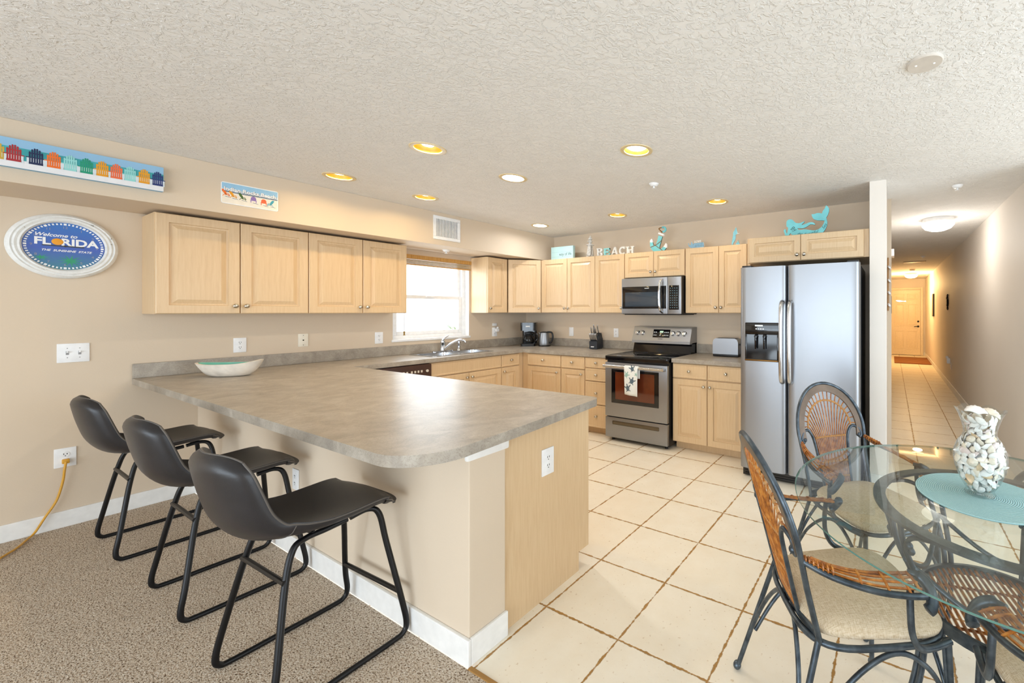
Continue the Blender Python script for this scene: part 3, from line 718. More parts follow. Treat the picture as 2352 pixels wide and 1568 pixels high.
m = MB(); m.box(dx0 + 0.012, dx1 - 0.012, -0.004, 0.0, dz0, 1.2); m.build('dispenser_recess', BLACKG, d1, smooth=0)
m = MB(); m.box(dx0 + 0.085, dx0 + 0.15, -0.0135, -0.0115, 1.262, 1.274); m.build('badge', plain('badge_white', srgb(225, 228, 230), 0.4), d1, smooth=0)
m = MB()
for k in range(4): m.box(dx0 + 0.09 + k * 0.019, dx0 + 0.102 + k * 0.019, -0.0135, -0.0115, 1.237, 1.246)
m.build('touch_buttons', plain('touch_print', srgb(215, 218, 222), 0.4), d1, smooth=0)
for x in (0.095, 0.165):
    m = MB(); m.tube(spline([(dx0 + x, -0.006, 1.19), (dx0 + x, -0.024, 1.17), (dx0 + x, -0.018, 1.08)], 5), [0.014] * 5 + [0.010] * 6, 10); m.build('paddle', BLACKG, d1)
m = MB(); m.box(dx0 + 0.004, dx1 - 0.004, -0.03, -0.006, dz0 + 0.004, dz0 + 0.016, 0.004); m.build('drip_tray', plain('tray_bronze', srgb(120, 84, 34), 0.25, 0.7), d1)
for x in (-hw + 0.05, hw - 0.05):
    m = MB(); m.box(x - 0.04, x + 0.04, 0.03, 0.13, 1.748, 1.766, 0.006); m.build('hinge_cover', BLACKP, t)

# counter-top appliances
t = thing('coffee_maker', 'black drip coffee maker with glass carafe in the counter corner', 'coffee maker', (-4.36, 4.0, 0.914), R(38))
m = MB(); m.slab([rounded(-0.095, 0.095, -0.10, 0.12, 0.03)], 0, 0.035); m.slab([rounded(-0.095, 0.095, 0.03, 0.12, 0.03)], 0.035, 0.24); m.slab([rounded(-0.10, 0.10, -0.085, 0.12, 0.035)], 0.21, 0.318); m.build('housing', BLACKG, t)
m = MB(); m.box(-0.028, 0.028, -0.0875, -0.084, 0.26, 0.275, 0.002); m.build('badge', WPLAST, t)
m = MB(); m.lathe([(0.055, 0.002), (0.074, 0.02), (0.078, 0.055), (0.062, 0.105), (0.05, 0.125), (0.052, 0.14)], 28, (0, -0.035, 0.036), cap=False); ca = m.build('carafe', clear_glass('carafe_glass', (0.55, 0.57, 0.58, 1)), t)
m = MB(); m.lathe([(0.054, 0.0), (0.054, 0.014), (0.02, 0.02), (0.0, 0.02)], 24, (0, -0.035, 0.172)); m.build('carafe_lid', BLACKP, t)
m = MB(); m.tube(spline([(0.045, -0.05, 0.17), (0.115, -0.06, 0.16), (0.12, -0.06, 0.09), (0.075, -0.05, 0.06)], 6), 0.010, 8); m.build('carafe_handle', BLACKG, t)
m = MB(); m.cyl((0, -0.03, 0.003), (0, -0.03, 0.037), 0.07); m.build('hot_plate', BLACKP, t)
t = thing('electric_kettle', 'brushed steel electric kettle with black handle', 'kettle', (-4.13, 4.06, 0.914), R(20))
m = MB(); m.lathe([(0.075, 0), (0.078, 0.008), (0.075, 0.018), (0.0, 0.018)], 30); m.build('power_base', BLACKP, t)
m = MB(); m.lathe([(0.072, 0.019), (0.074, 0.03), (0.072, 0.07), (0.062, 0.15), (0.056, 0.182), (0.0, 0.184)], 32)
m.tube([(-0.05, 0, 0.165), (-0.082, 0, 0.186)], [0.02, 0.008], 10); m.build('body', STEEL, t)
m = MB(); m.lathe([(0.054, 0.183), (0.05, 0.193), (0.02, 0.199), (0.0, 0.199)], 28); m.build('lid', BLACKP, t)
m = MB(); m.tube(spline([(0.04, 0, 0.19), (0.10, 0, 0.185), (0.118, 0, 0.13), (0.10, 0, 0.06), (0.07, 0, 0.045)], 7), 0.012, 10); m.build('handle', BLACKP, t)
t = thing('knife_block', 'black slanted knife block full of steel knives', 'knife block', (-3.27, 4.09, 0.914), R(12))
KB = plain('knife_block_black', srgb(34, 38, 46), 0.5)
MKB = Matrix(((0, 1, 0, 0), (1, 0, 0, 0), (0, 0, 1, 0), (0, 0, 0, 1)))
m = MB(); m.prism([(-0.09, 0.006), (0.085, 0.006), (0.075, 0.12), (0.035, 0.20), (-0.012, 0.18), (-0.04, 0.105), (-0.09, 0.10)], -0.052, 0.052, M=MKB)
for x in (-0.04, 0.04):
    for y in (-0.07, 0.06): m.cyl((x, y, 0), (x, y, 0.008), 0.008)
m.build('block', KB, t, smooth=0)
m = MB(); m.box(-0.03, 0.012, -0.0915, -0.089, 0.026, 0.036); m.build('badge', WPLAST, t, smooth=0)
kz = R(12)
def knife(lx, ly, lz, L, lab):
    k = thing('kitchen_knife', lab, 'knife', (-3.27 + lx * cos(kz) - ly * sin(kz), 4.09 + lx * sin(kz) + ly * cos(kz), 0.914 + lz), kz, 'steel handled knives in the block')
    d = Vector((0, -0.42, 0.9)).normalized(); sd = Vector((1, 0, 0))
    m = MB(); P = [d * (L * q) + Vector((0, -0.008 * sin(pi * q), 0)) for q in (0, .2, .4, .6, .8, 1)]; m.tube(P, [0.007, 0.009, 0.008, 0.0085, 0.010, 0.006], 8); m.build('handle', STEEL_S, k, smooth=60)
    m = MB(); m.tube([d * -0.02, d * 0.003], 0.005, 6); m.build('bolster', STEEL_S, k)
    return k
for i in range(5): knife(-0.04 + i * 0.02, -0.066, 0.106, 0.10, 'steel steak knife in the lower row of the black knife block')
for i, (x, y, z, L) in enumerate(((-0.036, -0.026, 0.158, 0.13), (-0.006, -0.026, 0.158, 0.12), (0.024, -0.026, 0.158, 0.125), (-0.02, 0.012, 0.197, 0.12), (0.03, 0.012, 0.197, 0.115))): knife(x, y, z, L, 'long steel handled knife in the upper rows of the black knife block')
t = thing('toaster', 'two slot stainless toaster against the backsplash next to the fridge', 'toaster', (-1.515, 4.06, 0.914), R(4))
m = MB(); m.box(-0.135, 0.135, -0.075, 0.075, 0.004, 0.03, 0.006); m.build('base', BLACKP, t)
prof = [(-0.135, 0.028), (0.135, 0.028), (0.135, 0.15), (0.125, 0.178), (0.10, 0.19), (-0.10, 0.19), (-0.125, 0.178), (-0.135, 0.15)]
m = MB(); m.prism(prof, -0.08, 0.08); m.build('shell', STEEL, t, smooth=50)
m = MB()
for y in (-0.03, 0.03): m.box(-0.105, 0.105, y - 0.012, y + 0.012, 0.189, 0.1915)
m.build('slot', BLACKP, t, smooth=0)
m = MB(); m.box(0.135, 0.155, -0.02, 0.02, 0.12, 0.135, 0.004); m.build('lever', BLACKP, t)
# ------------------------------------------------------------------ bar stools
def bar_stool(label):
    t = thing('bar_stool', label, 'bar stool', (0, 0, 0), 0, 'charcoal bar stools along the bar')
    prof = [Vector((0, y, z)) for y, z in ((0.207, 0.572), (0.203, 0.592), (0.15, 0.606), (0.05, 0.597), (-0.05, 0.586), (-0.125, 0.587), (-0.20, 0.606), (-0.250, 0.668), (-0.277, 0.755), (-0.294, 0.840), (-0.303, 0.905))]
    P = spline(prof, 5); n = len(P) - 1
    L = [0.0]
    for a, b in zip(P, P[1:]): L.append(L[-1] + (b - a).length)
    def lerp(tab, s):
        n_ = len(tab)
        for i in range(n_ - 1):
            (a, x), (b, y) = tab[i], tab[i + 1]
            if s <= b:
                q = (s - a) / (b - a)
                def sl(j):
                    if j <= 0 or j >= n_ - 1: return 0.0
                    return (tab[j + 1][1] - tab[j - 1][1]) / (tab[j + 1][0] - tab[j - 1][0])
                m0, m1 = sl(i) * (b - a), sl(i + 1) * (b - a)
                return (2*q**3 - 3*q*q + 1) * x + (q**3 - 2*q*q + q) * m0 + (-2*q**3 + 3*q*q) * y + (q**3 - q*q) * m1
        return tab[-1][1]
    HW = [(0, 0.200), (0.08, 0.212), (0.30, 0.214), (0.50, 0.204), (0.66, 0.196), (0.82, 0.190), (0.93, 0.178), (1.0, 0.150)]
    CU = [(0, 0.0), (0.12, 0.008), (0.32, 0.018), (0.48, 0.042), (0.62, 0.064), (0.80, 0.062), (1.0, 0.050)]
    nv = 22
    def pt(i, v, off):
        s = L[i] / L[-1]
        a, b = P[max(i - 1, 0)], P[min(i + 1, n)]; tg = (b - a).normalized(); nn = Vector((0, -tg.z, tg.y)) * -1   # towards the sitter
        if nn.z < 0 and s < 0.5: nn = -nn
        hw = lerp(HW, s); cu = lerp(CU, s); av = abs(v)
        dirc = Vector((0, 1.0, 0)) if s > 0.75 else nn
        k = min(max((s - 0.45) / 0.25, 0), 1); dirc = (nn * (1 - k) + Vector((0, 1, 0.10)) * k).normalized()
        lift = cu * av ** 2.1
        q = P[i] + Vector((v * hw * (1 - 0.10 * av ** 3 * min(1, cu * 9)), 0, 0)) + dirc * lift
        if s > 0.88: q.z -= 0.034 * ((s - 0.88) / 0.12) ** 1.5 * av ** 4
        if s < 0.08: q.z -= 0.003 * av ** 3; q.y -= 0.022 * av ** 4
        # outward normal of the shell, approximated
        side = Vector((v * 0.9 * cu / 0.12, 0, 0)); nrm = (nn - side).normalized()
        return q - nrm * off
    m = MB(); th = 0.036
    A = [[m.bm.verts.new(pt(i, -1 + 2 * j / nv, 0.0)) for j in range(nv + 1)] for i in range(n + 1)]
    def thick(i, j): v = abs(-1 + 2 * j / nv); s = L[i] / L[-1]; e = (1 - v ** 6) ** 0.5 if v < 1 else 0; f = min(1, s / 0.05, (1 - s) / 0.04); return 0.010 + (th - 0.010) * e * max(0, f) ** 0.5
    B = [[m.bm.verts.new(pt(i, -1 + 2 * j / nv, thick(i, j))) for j in range(nv + 1)] for i in range(n + 1)]
    for i in range(n):
        for j in range(nv):
            m.bm.faces.new((A[i][j], A[i][j + 1], A[i + 1][j + 1], A[i + 1][j])); m.bm.faces.new((B[i][j], B[i + 1][j], B[i + 1][j + 1], B[i][j + 1]))
    for j in range(nv):
        m.bm.faces.new((A[0][j], B[0][j], B[0][j + 1], A[0][j + 1])); m.bm.faces.new((A[n][j], A[n][j + 1], B[n][j + 1], B[n][j]))
    for i in range(n):
        m.bm.faces.new((A[i][0], A[i + 1][0], B[i + 1][0], B[i][0])); m.bm.faces.new((A[i][nv], B[i][nv], B[i + 1][nv], A[i + 1][nv]))
    sh = m.build('seat_shell', LEATHER, t, smooth=80)
    m = MB()
    for k in (-1, 1):
        m.tube([pt(i, k * 0.985, 0.004) + Vector((k * 0.003, 0, 0)) for i in range(2, n + 1)], 0.0032, 6)
    m.tube([pt(n, -0.985 + 1.97 * j / nv, 0.004) for j in range(nv + 1)], 0.0032, 6)
    im = min(range(n + 1), key=lambda i: abs(L[i] / L[-1] - 0.50)); m.tube([pt(im, -1 + 2 * j / nv, thick(im, j) + 0.0005) for j in range(nv + 1)], 0.0018, 5)
    m.build('piping', plain('seam_thread', srgb(92, 86, 80), 0.6), sh)
    for k in (-1, 1):
        m = MB(); x0, x1 = 0.13 * k, 0.235 * k
        m.tube(spline([(x0, 0.05, 0.547), (x0, -0.02, 0.541), (x0 * 1.02, -0.085, 0.538), (x0 * 1.12, -0.128, 0.518), (x0 * 1.28, -0.158, 0.41), (x1 * 0.94, -0.20, 0.16), (x1 * 0.99, -0.217, 0.055), (x1, -0.205, 0.018), (x1, -0.165, 0.0105), (x1, 0.0, 0.0105), (x1, 0.165, 0.0105), (x1, 0.208, 0.018), (x1 * 0.99, 0.222, 0.055), (x1 * 0.94, 0.208, 0.16), (x0 * 1.28, 0.178, 0.40), (x0 * 1.12, 0.160, 0.525), (x0 * 1.02, 0.125, 0.556), (x0, 0.06, 0.549)], 6), 0.0108, 10)
        m.build('leg', BLACKM, t, smooth=60)
    m = MB(); m.tube([(-0.172, -0.160, 0.425), (0.172, -0.160, 0.425)], 0.0095, 10); m.build('rear_crossbar', BLACKM, t)
    m = MB(); m.tube([(-0.215, 0.203, 0.19), (0.215, 0.203, 0.19)], 0.0095, 10); m.build('footrest', BLACKM, t)
    m = MB(); m.tube([(-0.135, -0.06, 0.546), (0.135, -0.06, 0.546)], 0.008, 8); m.tube([(-0.135, 0.09, 0.560), (0.135, 0.09, 0.560)], 0.008, 8); m.build('seat_bracket', BLACKM, t)
    return t
st = bar_stool('charcoal bar stool at the free end of the bar, closest to the tile floor')
st.location = (-2.055, 0.775, 0.001); st.rotation_euler.z = R(2)
dup(st, (-2.985, 0.775, 0.001), R(0), 'charcoal bar stool in the middle of the row of three')
dup(st, (-3.985, 0.745, 0.001), R(0), 'charcoal bar stool closest to the wall with the orange cord')

# ------------------------------------------------------------------ dining table
TX, TY, TZ, TR = 0.305, 1.69, 0.745, 0.635
t = thing('dining_table', 'round glass dining table on a wrought iron and rattan base', 'table', (TX, TY, 0))
N = 96
m = MB(); m.lathe([(0.0, -0.006), (TR - 0.004, -0.006), (TR, -0.003), (TR, 0.002), (TR - 0.022, 0.006), (0.0, 0.006)], N, (0, 0, TZ - 0.006))
for f in m.bm.faces:
    c = f.calc_center_median(); r = math.hypot(c.x, c.y)
    if r > TR - 0.003: f.material_index = 1
m.build('glass_top', [GLASS, GLASS_EDGE], t, smooth=20)
m = MB(); rt = 0.345; zt = TZ - 0.022
m.band([(rt * cos(2 * pi * k / 72), rt * sin(2 * pi * k / 72), zt) for k in range(72)], 0.040, 0.010, (0, 0, 1), closed=True); m.build('top_ring', IRON, t)
m = MB(); rs_, zs = 0.225, 0.40
m.band([(rs_ * cos(2 * pi * k / 60), rs_ * sin(2 * pi * k / 60), zs) for k in range(60)], 0.012, 0.036, (0, 0, 1), closed=True); m.build('shelf_ring', IRON, t)
m = MB()
for k in range(-11, 12):
    y = k * 0.0188; h = math.sqrt(max(0, 0.217 ** 2 - y * y)); a = R(102)
    if h > 0.02: m.tube([Vector((x * cos(a) - y * sin(a), x * sin(a) + y * cos(a), zs + 0.004)) for x in (-h, 0, h)], 0.0052, 6)
for q in (-0.11, 0.0, 0.11):
    h = math.sqrt(0.217 ** 2 - q * q); a = R(102); m.tube([Vector((q * cos(a) - y * sin(a), q * sin(a) + y * cos(a), zs - 0.006)) for y in (-h, h)], 0.005, 6)
m.build('rattan_shelf', RATTAN, t)
# rattan fan hung from the ring on the far side
m = MB()
for k in range(26):
    a = R(-20 + 148 * k / 25); m.tube([(0.325 * cos(a), 0.325 * sin(a), zt - 0.004), (0.285 * cos(a - 0.1), 0.285 * sin(a - 0.1), zt - 0.05), (0.255 * cos(a - 0.2), 0.255 * sin(a - 0.2), zt - 0.10)], 0.0052, 6)
m.tube([(0.27 * cos(R(q)), 0.27 * sin(R(q)), zt - 0.075) for q in range(-28, 122, 5)], 0.005, 6)
m.build('rattan_fan', RATTAN, t)
for k in range(4):
    a0 = R(28 + 90 * k); ca, sa = cos(a0), sin(a0)
    def pp(r, z, da=0.0): return (r * cos(a0 + da), r * sin(a0 + da), z)
    m = MB()
    for da in (-0.05, 0.05):
        m.tube(spline([pp(0.335, zt - 0.005, da * 1.6), pp(0.315, 0.62, da * 1.4), pp(0.262, 0.50, da), pp(0.240, 0.40, da), pp(0.255, 0.22, da), pp(0.30, 0.06, da * 0.8), pp(0.325, 0.012, da * 0.8)], 6), 0.0095, 10)
    m.ball(pp(0.325, 0.013), 0.0135)
    m.build('leg', IRON, t, smooth=60)
    m = MB()
    for sg in (-1, 1):
        P = [pp(0.335, zt - 0.008, sg * 0.62), pp(0.333, zt - 0.02, sg * 0.40), pp(0.328, zt - 0.045, sg * 0.22), pp(0.322, zt - 0.085, sg * 0.12), pp(0.320, zt - 0.10, sg * 0.17), pp(0.322, zt - 0.09, sg * 0.21), pp(0.324, zt - 0.078, sg * 0.17)]
        m.tube(spline(P, 6), 0.0075, 8)
        m.ball(P[-1], 0.012)
    m.build('scroll', IRON, t, smooth=60)
m = MB()
for k in range(4):
    a0, a1 = R(28 + 90 * k), R(28 + 90 * (k + 1)); am = (a0 + a1) / 2
    m.tube(spline([(0.30 * cos(a0), 0.30 * sin(a0), 0.57), (0.20 * cos(am), 0.20 * sin(am), 0.47), (0.30 * cos(a1), 0.30 * sin(a1), 0.57)], 8), 0.0085, 8)
m.build('curved_braces', IRON, t, smooth=60)

# placemat + vase of shells
PMX, PMY = 0.273, 1.752
def mat_tex():
    t = NT('ribbed_placemat'); sp = t.n('ShaderNodeSeparateXYZ'); t.link(t.coord(), sp.inputs[0])
    r = t.math('SQRT', t.math('ADD', t.math('POWER', sp.outputs[0], 2), t.math('POWER', sp.outputs[1], 2)))
    k = t.math('ADD', t.math('MULTIPLY', t.math('SINE', t.math('MULTIPLY', r, 1050)), 0.5), 0.5); nz = t.noise(t.coord(), 260, 2)
    t.out(t.mix(t.math('MULTIPLY', k, t.math('ADD', nz, 0.3)), srgb(128, 172, 176), srgb(188, 220, 220)), 0.75, spec=0.2); t.bump(k, 0.5, 0.003); return t.m
o = MB().lathe([(0.0, 0.0), (0.193, 0.0), (0.196, 0.0025), (0.193, 0.005), (0.0, 0.005)], 72).build('placemat', mat_tex(), loc=(PMX, PMY, TZ + 0.0002))
tag(o, 'round ribbed pale blue placemat on the glass table under the vase', 'placemat')
t = VASE = thing('glass_vase', 'clear glass vase with fluted rim on the blue placemat', 'vase', (0.270, 1.760, TZ + 0.0055))
VP = [(0.042, 0.0), (0.045, 0.006), (0.040, 0.014), (0.041, 0.02), (0.058, 0.05), (0.073, 0.09), (0.078, 0.125), (0.076, 0.15), (0.066, 0.178), (0.053, 0.197), (0.048, 0.21), (0.049, 0.225), (0.055, 0.25), (0.064, 0.275), (0.074, 0.293)]
def rip(j, a, r, z):
    q = max(0, (z - 0.235) / 0.058); return r * (1 + 0.03 * q * cos(6 * a)), z + 0.005 * q * cos(6 * a)
inner = [(r - 0.003, z) for r, z in VP[::-1][:-3]] + [(0.0, 0.018)]
m = MB(); m.lathe([(0.0, 0.0)] + VP + inner, 64, ripple=rip, cap=False); m.build('vase_body', VGLASS, t, smooth=60)
def shell_mesh(kind):
    m = MB()
    if kind == 0:      # scallop / clam valve
        def f(u, v):
            a = -1.25 + 2.5 * v; r = u * 0.021 * (1 - 0.10 * abs(sin(9 * a)) * u); return (r * sin(a), r * cos(a) - 0.009, 0.008 * (1 - (u - .35) ** 2 * 1.9) - 0.004)
        m.grid(f, 5, 18)
    elif kind == 1:    # rounded clam
        def f(u, v):
            a = 2 * pi * v; return (0.016 * u * cos(a), 0.013 * u * sin(a), 0.008 * (1 - u * u))
        m.grid(f, 5, 16, closed_v=True)
    elif kind == 2:    # small whelk
        P = spline([(0, 0, -0.018), (0.002, 0, -0.008), (0, 0.001, 0.004), (0, 0, 0.016)], 5); m.tube(P, [0.002, 0.004, 0.006, 0.008, 0.009, 0.0095, 0.0085, 0.009, 0.007, 0.0075, 0.005, 0.0055, 0.003, 0.003, 0.0015, 0.001], 12)
    else:              # long mussel sliver
        def f(u, v):
            a = 2 * pi * v; return (0.023 * u * cos(a), 0.009 * u * sin(a) * (1 + 0.3 * cos(a)), 0.006 * (1 - u * u))
        m.grid(f, 5, 16, closed_v=True)
    return m
SHM = [plain('shell_white', srgb(244, 240, 234), 0.45, var=0.05, scale=120), plain('shell_cream', srgb(240, 226, 206), 0.45, var=0.08, scale=90), plain('shell_blush', srgb(234, 214, 208), 0.45, var=0.06, scale=90), plain('shell_tan', srgb(222, 192, 154), 0.5, var=0.08, scale=90)]
def vr(z):
    for (a, za), (b, zb) in zip(VP[3:], VP[4:]):
        if za <= z <= zb: return a + (b - a) * (z - za) / (zb - za) - 0.004
    return 0.04
base_sh = []
for k in range(4):
    for q in range(4 if k == 0 else 2):
        o = shell_mesh(k).build('seashell', SHM[q], smooth=60, fix=False)
        md = o.modifiers.new('thick', 'SOLIDIFY') if k != 2 else None
        if md: md.thickness = 0.0016
        base_sh.append(o)
used = set(); cnt = 0
def put_shell(x, y, z, s, rot, pick, lab):
    b = base_sh[pick]
    if pick in used: o = b.copy(); C.objects.link(o)
    else: o = b; used.add(pick)
    o.location = (0.270 + x, 1.760 + y, TZ + 0.0055 + z); o.rotation_euler = rot; o.scale = (s, s, s)
    return tag(o, lab, 'seashell', 'white seashells in the glass vase')
wts = [0, 0, 0, 0, 1, 1, 2, 3, 4, 4, 5, 6, 0, 0, 1, 0, 4]
z = 0.030
while z < 0.272:
    rr = vr(z); nn = max(6, int(2 * pi * (rr - 0.010) / 0.027))
    ph = random.uniform(0, 6)
    for k in range(nn):
        a = ph + 2 * pi * k / nn; s = random.uniform(0.8, 1.15)
        r = rr - 0.0075 - random.uniform(0, 0.006)
        # outer shells lie against the glass, hollow side in
        M3 = Matrix.Rotation(a, 3, 'Z') @ Matrix.Rotation(R(90) + random.uniform(-.5, .5), 3, 'Y') @ Matrix.Rotation(random.uniform(0, 6.28), 3, 'Z')
        put_shell(r * cos(a), r * sin(a), z + random.uniform(-.005, .005), min(s * 1.15, max(0.6, rr / 0.05)), M3.to_euler(), random.choice(wts), 'small white seashell among those packed inside the glass vase'); cnt += 1
    for k in range(5 if rr > 0.055 else 2):
        a = ph + 2 * pi * k / 5 + random.uniform(-.3, .3); r = random.uniform(0.35, 0.6) * rr - 0.004
        put_shell(r * cos(a), r * sin(a), z, 1.1, (random.uniform(0, 3), random.uniform(0, 3), random.uniform(0, 6)), random.choice(wts), 'small white seashell among those packed inside the glass vase'); cnt += 1
    z += 0.0135
put_shell(-0.012, -0.015, 0.290, 1.9, (R(50), 0.1, 0.2), 0, 'largest pale scallop shell lying across the top of the vase')
put_shell(0.034, 0.0, 0.284, 1.5, (R(40), 0.5, -0.5), 1, 'cream shell leaning on the vase rim beside the large scallop')

# ------------------------------------------------------------------ wrought iron and rattan armchairs
def armchair(label):
    t = thing('dining_armchair', label, 'chair', (0, 0, 0), 0, 'iron and rattan armchairs around the glass table')
    LEAN = 0.27
    def bp(y, z, d=0.0): return Vector((-0.205 - (z - 0.44) * LEAN + 0.10 * (y / 0.2) ** 2 * 0.25 + d, y, z))
    # seat
    def seat(u, v):
        a = 2 * pi * v; e = 0.5
        cx = abs(cos(a)) ** e * (1 if cos(a) > 0 else -1); cy = abs(sin(a)) ** e * (1 if sin(a) > 0 else -1)
        prof = [(0, 0.500), (0.35, 0.499), (0.65, 0.494), (0.85, 0.484), (0.95, 0.472), (1.0, 0.458), (0.985, 0.444), (0.9, 0.440), (0.0, 0.440)]
        q = u * 8; i = min(int(q), 7); f = q - i; r = prof[i][0] * (1 - f) + prof[i + 1][0] * f; z = prof[i][1] * (1 - f) + prof[i + 1][1] * f
        return (0.218 * r * cx + 0.008, (0.206 + 0.018 * cx * r) * r * cy, z)
    m = MB(); m.grid(seat, 24, 40, closed_v=True); bmesh.ops.remove_doubles(m.bm, verts=m.bm.verts[:], dist=1e-4); m.build('cushion', LINEN, t, smooth=70)
    m = MB(); m.tube([(0.222 * abs(cos(a)) ** .55 * (1 if cos(a) > 0 else -1) + 0.006, 0.216 * abs(sin(a)) ** .55 * (1 if sin(a) > 0 else -1), 0.432) for a in [2 * pi * k / 40 for k in range(40)]], 0.0092, 8, closed=True); m.build('seat_frame', IRON, t, smooth=60)
    # back hoop: outer tube plus flat inner band
    def hoop(ins):
        P = [bp(-0.188, 0.44), bp(-0.196, 0.60), bp(-0.208 + ins, 0.70)]
        for k in range(0, 25):
            a = pi * k / 24; P.append(bp(-(0.212 - ins) * cos(a), 0.745 + (0.232 - ins) * sin(a)))
        P += [bp(0.208 - ins, 0.70), bp(0.196, 0.60), bp(0.188, 0.44)]
        return P
    m = MB(); m.tube(hoop(0.0), 0.0092, 10); h = m.build('back_hoop', IRON, t, smooth=60)
    m = MB(); nrm = Vector((1, 0, LEAN)).normalized()
    m.band(hoop(0.024)[2:29], 0.042, 0.009, nrm); m.build('hoop_band', plain('antique_bronze', srgb(96, 80, 66), 0.42, 0.5, var=0.15), h, smooth=30)
    # inner uprights with scrolls
    for k in (-1, 1):
        m = MB(); m.tube(spline([bp(0.085 * k, 0.445), bp(0.093 * k, 0.55), bp(0.105 * k, 0.66), bp(0.118 * k, 0.715), bp(0.145 * k, 0.745), bp(0.178 * k, 0.735), bp(0.192 * k, 0.705), bp(0.182 * k, 0.688), bp(0.172 * k, 0.700)], 6), 0.0075, 8)
        m.ball(bp(0.175 * k, 0.70), 0.0125); m.build('scroll_upright', IRON, t, smooth=60)
    # rattan back
    m = MB(); n = 19
    def strand(k): 
        q = -1 + 2 * k / (n - 1); a = pi / 2 - q * 1.52
        top = bp(0.186 * cos(a), 0.745 + 0.206 * sin(a)); mid = bp(0.138 * cos(a) * 0.98, 0.752 + 0.135 * sin(a)); w = bp(0.098 * q, 0.70); w2 = bp(0.086 * q, 0.60); b = bp(0.078 * q, 0.452)
        return [b, w2, w, mid, top]
    for k in range(n): m.tube(spline(strand(k), 5), 0.0029, 6)
    m.build('rattan_back', RATTAN, t, smooth=60)
    BRD = plain('braid_cane', srgb(176, 128, 74), 0.5, var=0.2, scale=80)
    def braid(P):
        P = [Vector(p) for p in P]
        P = [P[0] + (p - P[0]) for p in P]
        m = MB(); m.tube(P, [0.0042 + 0.0022 * (i % 2) for i in range(len(P))], 7); m.build('braided_tie', BRD, t, smooth=0)
    braid([bp(0.138 * cos(a), 0.752 + 0.135 * sin(a), 0.002) for a in [pi * k / 60 for k in range(61)]])
    for y0, z0 in ((0.098, 0.70), (0.085, 0.575), (0.08, 0.50)): braid([bp(-y0 + 2 * y0 * k / 34, z0, 0.002) for k in range(35)])
    m = MB(); m.band([bp(y, 0.447) for y in (-0.19, -0.1, 0, 0.1, 0.19)], 0.03, 0.008, nrm); m.build('lower_back_rail', IRON, t)
    # arms
    for k in (-1, 1):
        A0 = bp(0.204 * k, 0.685)
        outer = spline([A0, (-0.17, 0.238 * k, 0.655), (-0.07, 0.272 * k, 0.635), (0.02, 0.280 * k, 0.622), (0.075, 0.276 * k, 0.615)], 7)
        innr = spline([A0 + Vector((0.012, 0, 0.012)), (-0.165, 0.222 * k, 0.676), (-0.07, 0.225 * k, 0.655), (0.02, 0.222 * k, 0.646), (0.062, 0.218 * k, 0.642)], 7)
        m = MB(); m.tube(outer, 0.0085, 8); a = m.build('arm_frame', IRON, t, smooth=60)
        m = MB()
        for f in (0.25, 0.5, 0.75, 1.0): m.tube([o_ * (1 - f) + i_ * f + Vector((0, 0, 0.006 * sin(pi * f))) for o_, i_ in zip(outer[2:], innr[2:])], 0.0036 if f < 1 else 0.0055, 6)
        for i in (12, 17, 22, 26):
            if i < len(outer): m.tube([outer[i] * (1 - f) + innr[i] * f + Vector((0, 0, 0.006 * sin(pi * f) + 0.004)) for f in (0, .25, .5, .75, 1)], 0.0038, 6)
        for i in range(0, 8): 
            p = (outer[i] + innr[i]) / 2; m.tube([p + Vector((0, (0.0055 + i * 0.0006) * cos(q), (0.0075 + i * .0011) * sin(q))) for q in [2 * pi * s / 10 for s in range(10)]], 0.0032, 5, closed=True)
        m.build('rattan_arm', RATTAN, a, smooth=60)
        m = MB(); m.tube(spline([(0.062, 0.214 * k, 0.642), (0.088, 0.232 * k, 0.638), (0.098, 0.258 * k, 0.620), (0.090, 0.278 * k, 0.592), (0.074, 0.282 * k, 0.580)], 6), [0.009] * 5 + [0.015] * 15 + [0.016] * 4 + [0.010], 10); m.build('arm_cap', IRON, a, smooth=60)
        m = MB(); m.tube(spline([(0.045, 0.252 * k, 0.622), (0.042, 0.258 * k, 0.56), (0.048, 0.258 * k, 0.50), (0.075, 0.250 * k, 0.455), (0.13, 0.232 * k, 0.437), (0.195, 0.212 * k, 0.434)], 6), 0.0095, 8); m.build('arm_post', IRON, t, smooth=60)
    # legs
    for k in (-1, 1):
        m = MB(); m.tube([(0.198, 0.200 * k, 0.432), (0.212, 0.212 * k, 0.012)], 0.0095, 8); m.tube([(0.186, 0.196 * k, 0.432), (0.209, 0.206 * k, 0.05)], 0.006, 6); m.ball((0.212, 0.212 * k, 0.0145), 0.0145); m.build('leg', IRON, t, smooth=60)
        m = MB(); m.tube([bp(0.186 * k, 0.445), (-0.315, 0.238 * k, 0.012)], 0.0095, 8); m.ball((-0.317, 0.239 * k, 0.0155), 0.0155); m.build('leg', IRON, t, smooth=60)
        m = MB()
        m.tube(spline([(0.209, 0.209 * k, 0.12), (0.19, 0.209 * k, 0.25), (0.13, 0.215 * k, 0.36), (0.04, 0.216 * k, 0.415), (-0.06, 0.217 * k, 0.38), (-0.17, 0.220 * k, 0.28), (-0.25, 0.222 * k, 0.16)], 6), 0.0075, 8)
        m.tube(spline([bp(0.02 * k, 0.436), (-0.215, 0.09 * k, 0.40), (-0.235, 0.165 * k, 0.30), (-0.268, 0.215 * k, 0.17)], 6), 0.0075, 8)
        m.build('arched_brace', IRON, t, smooth=60)
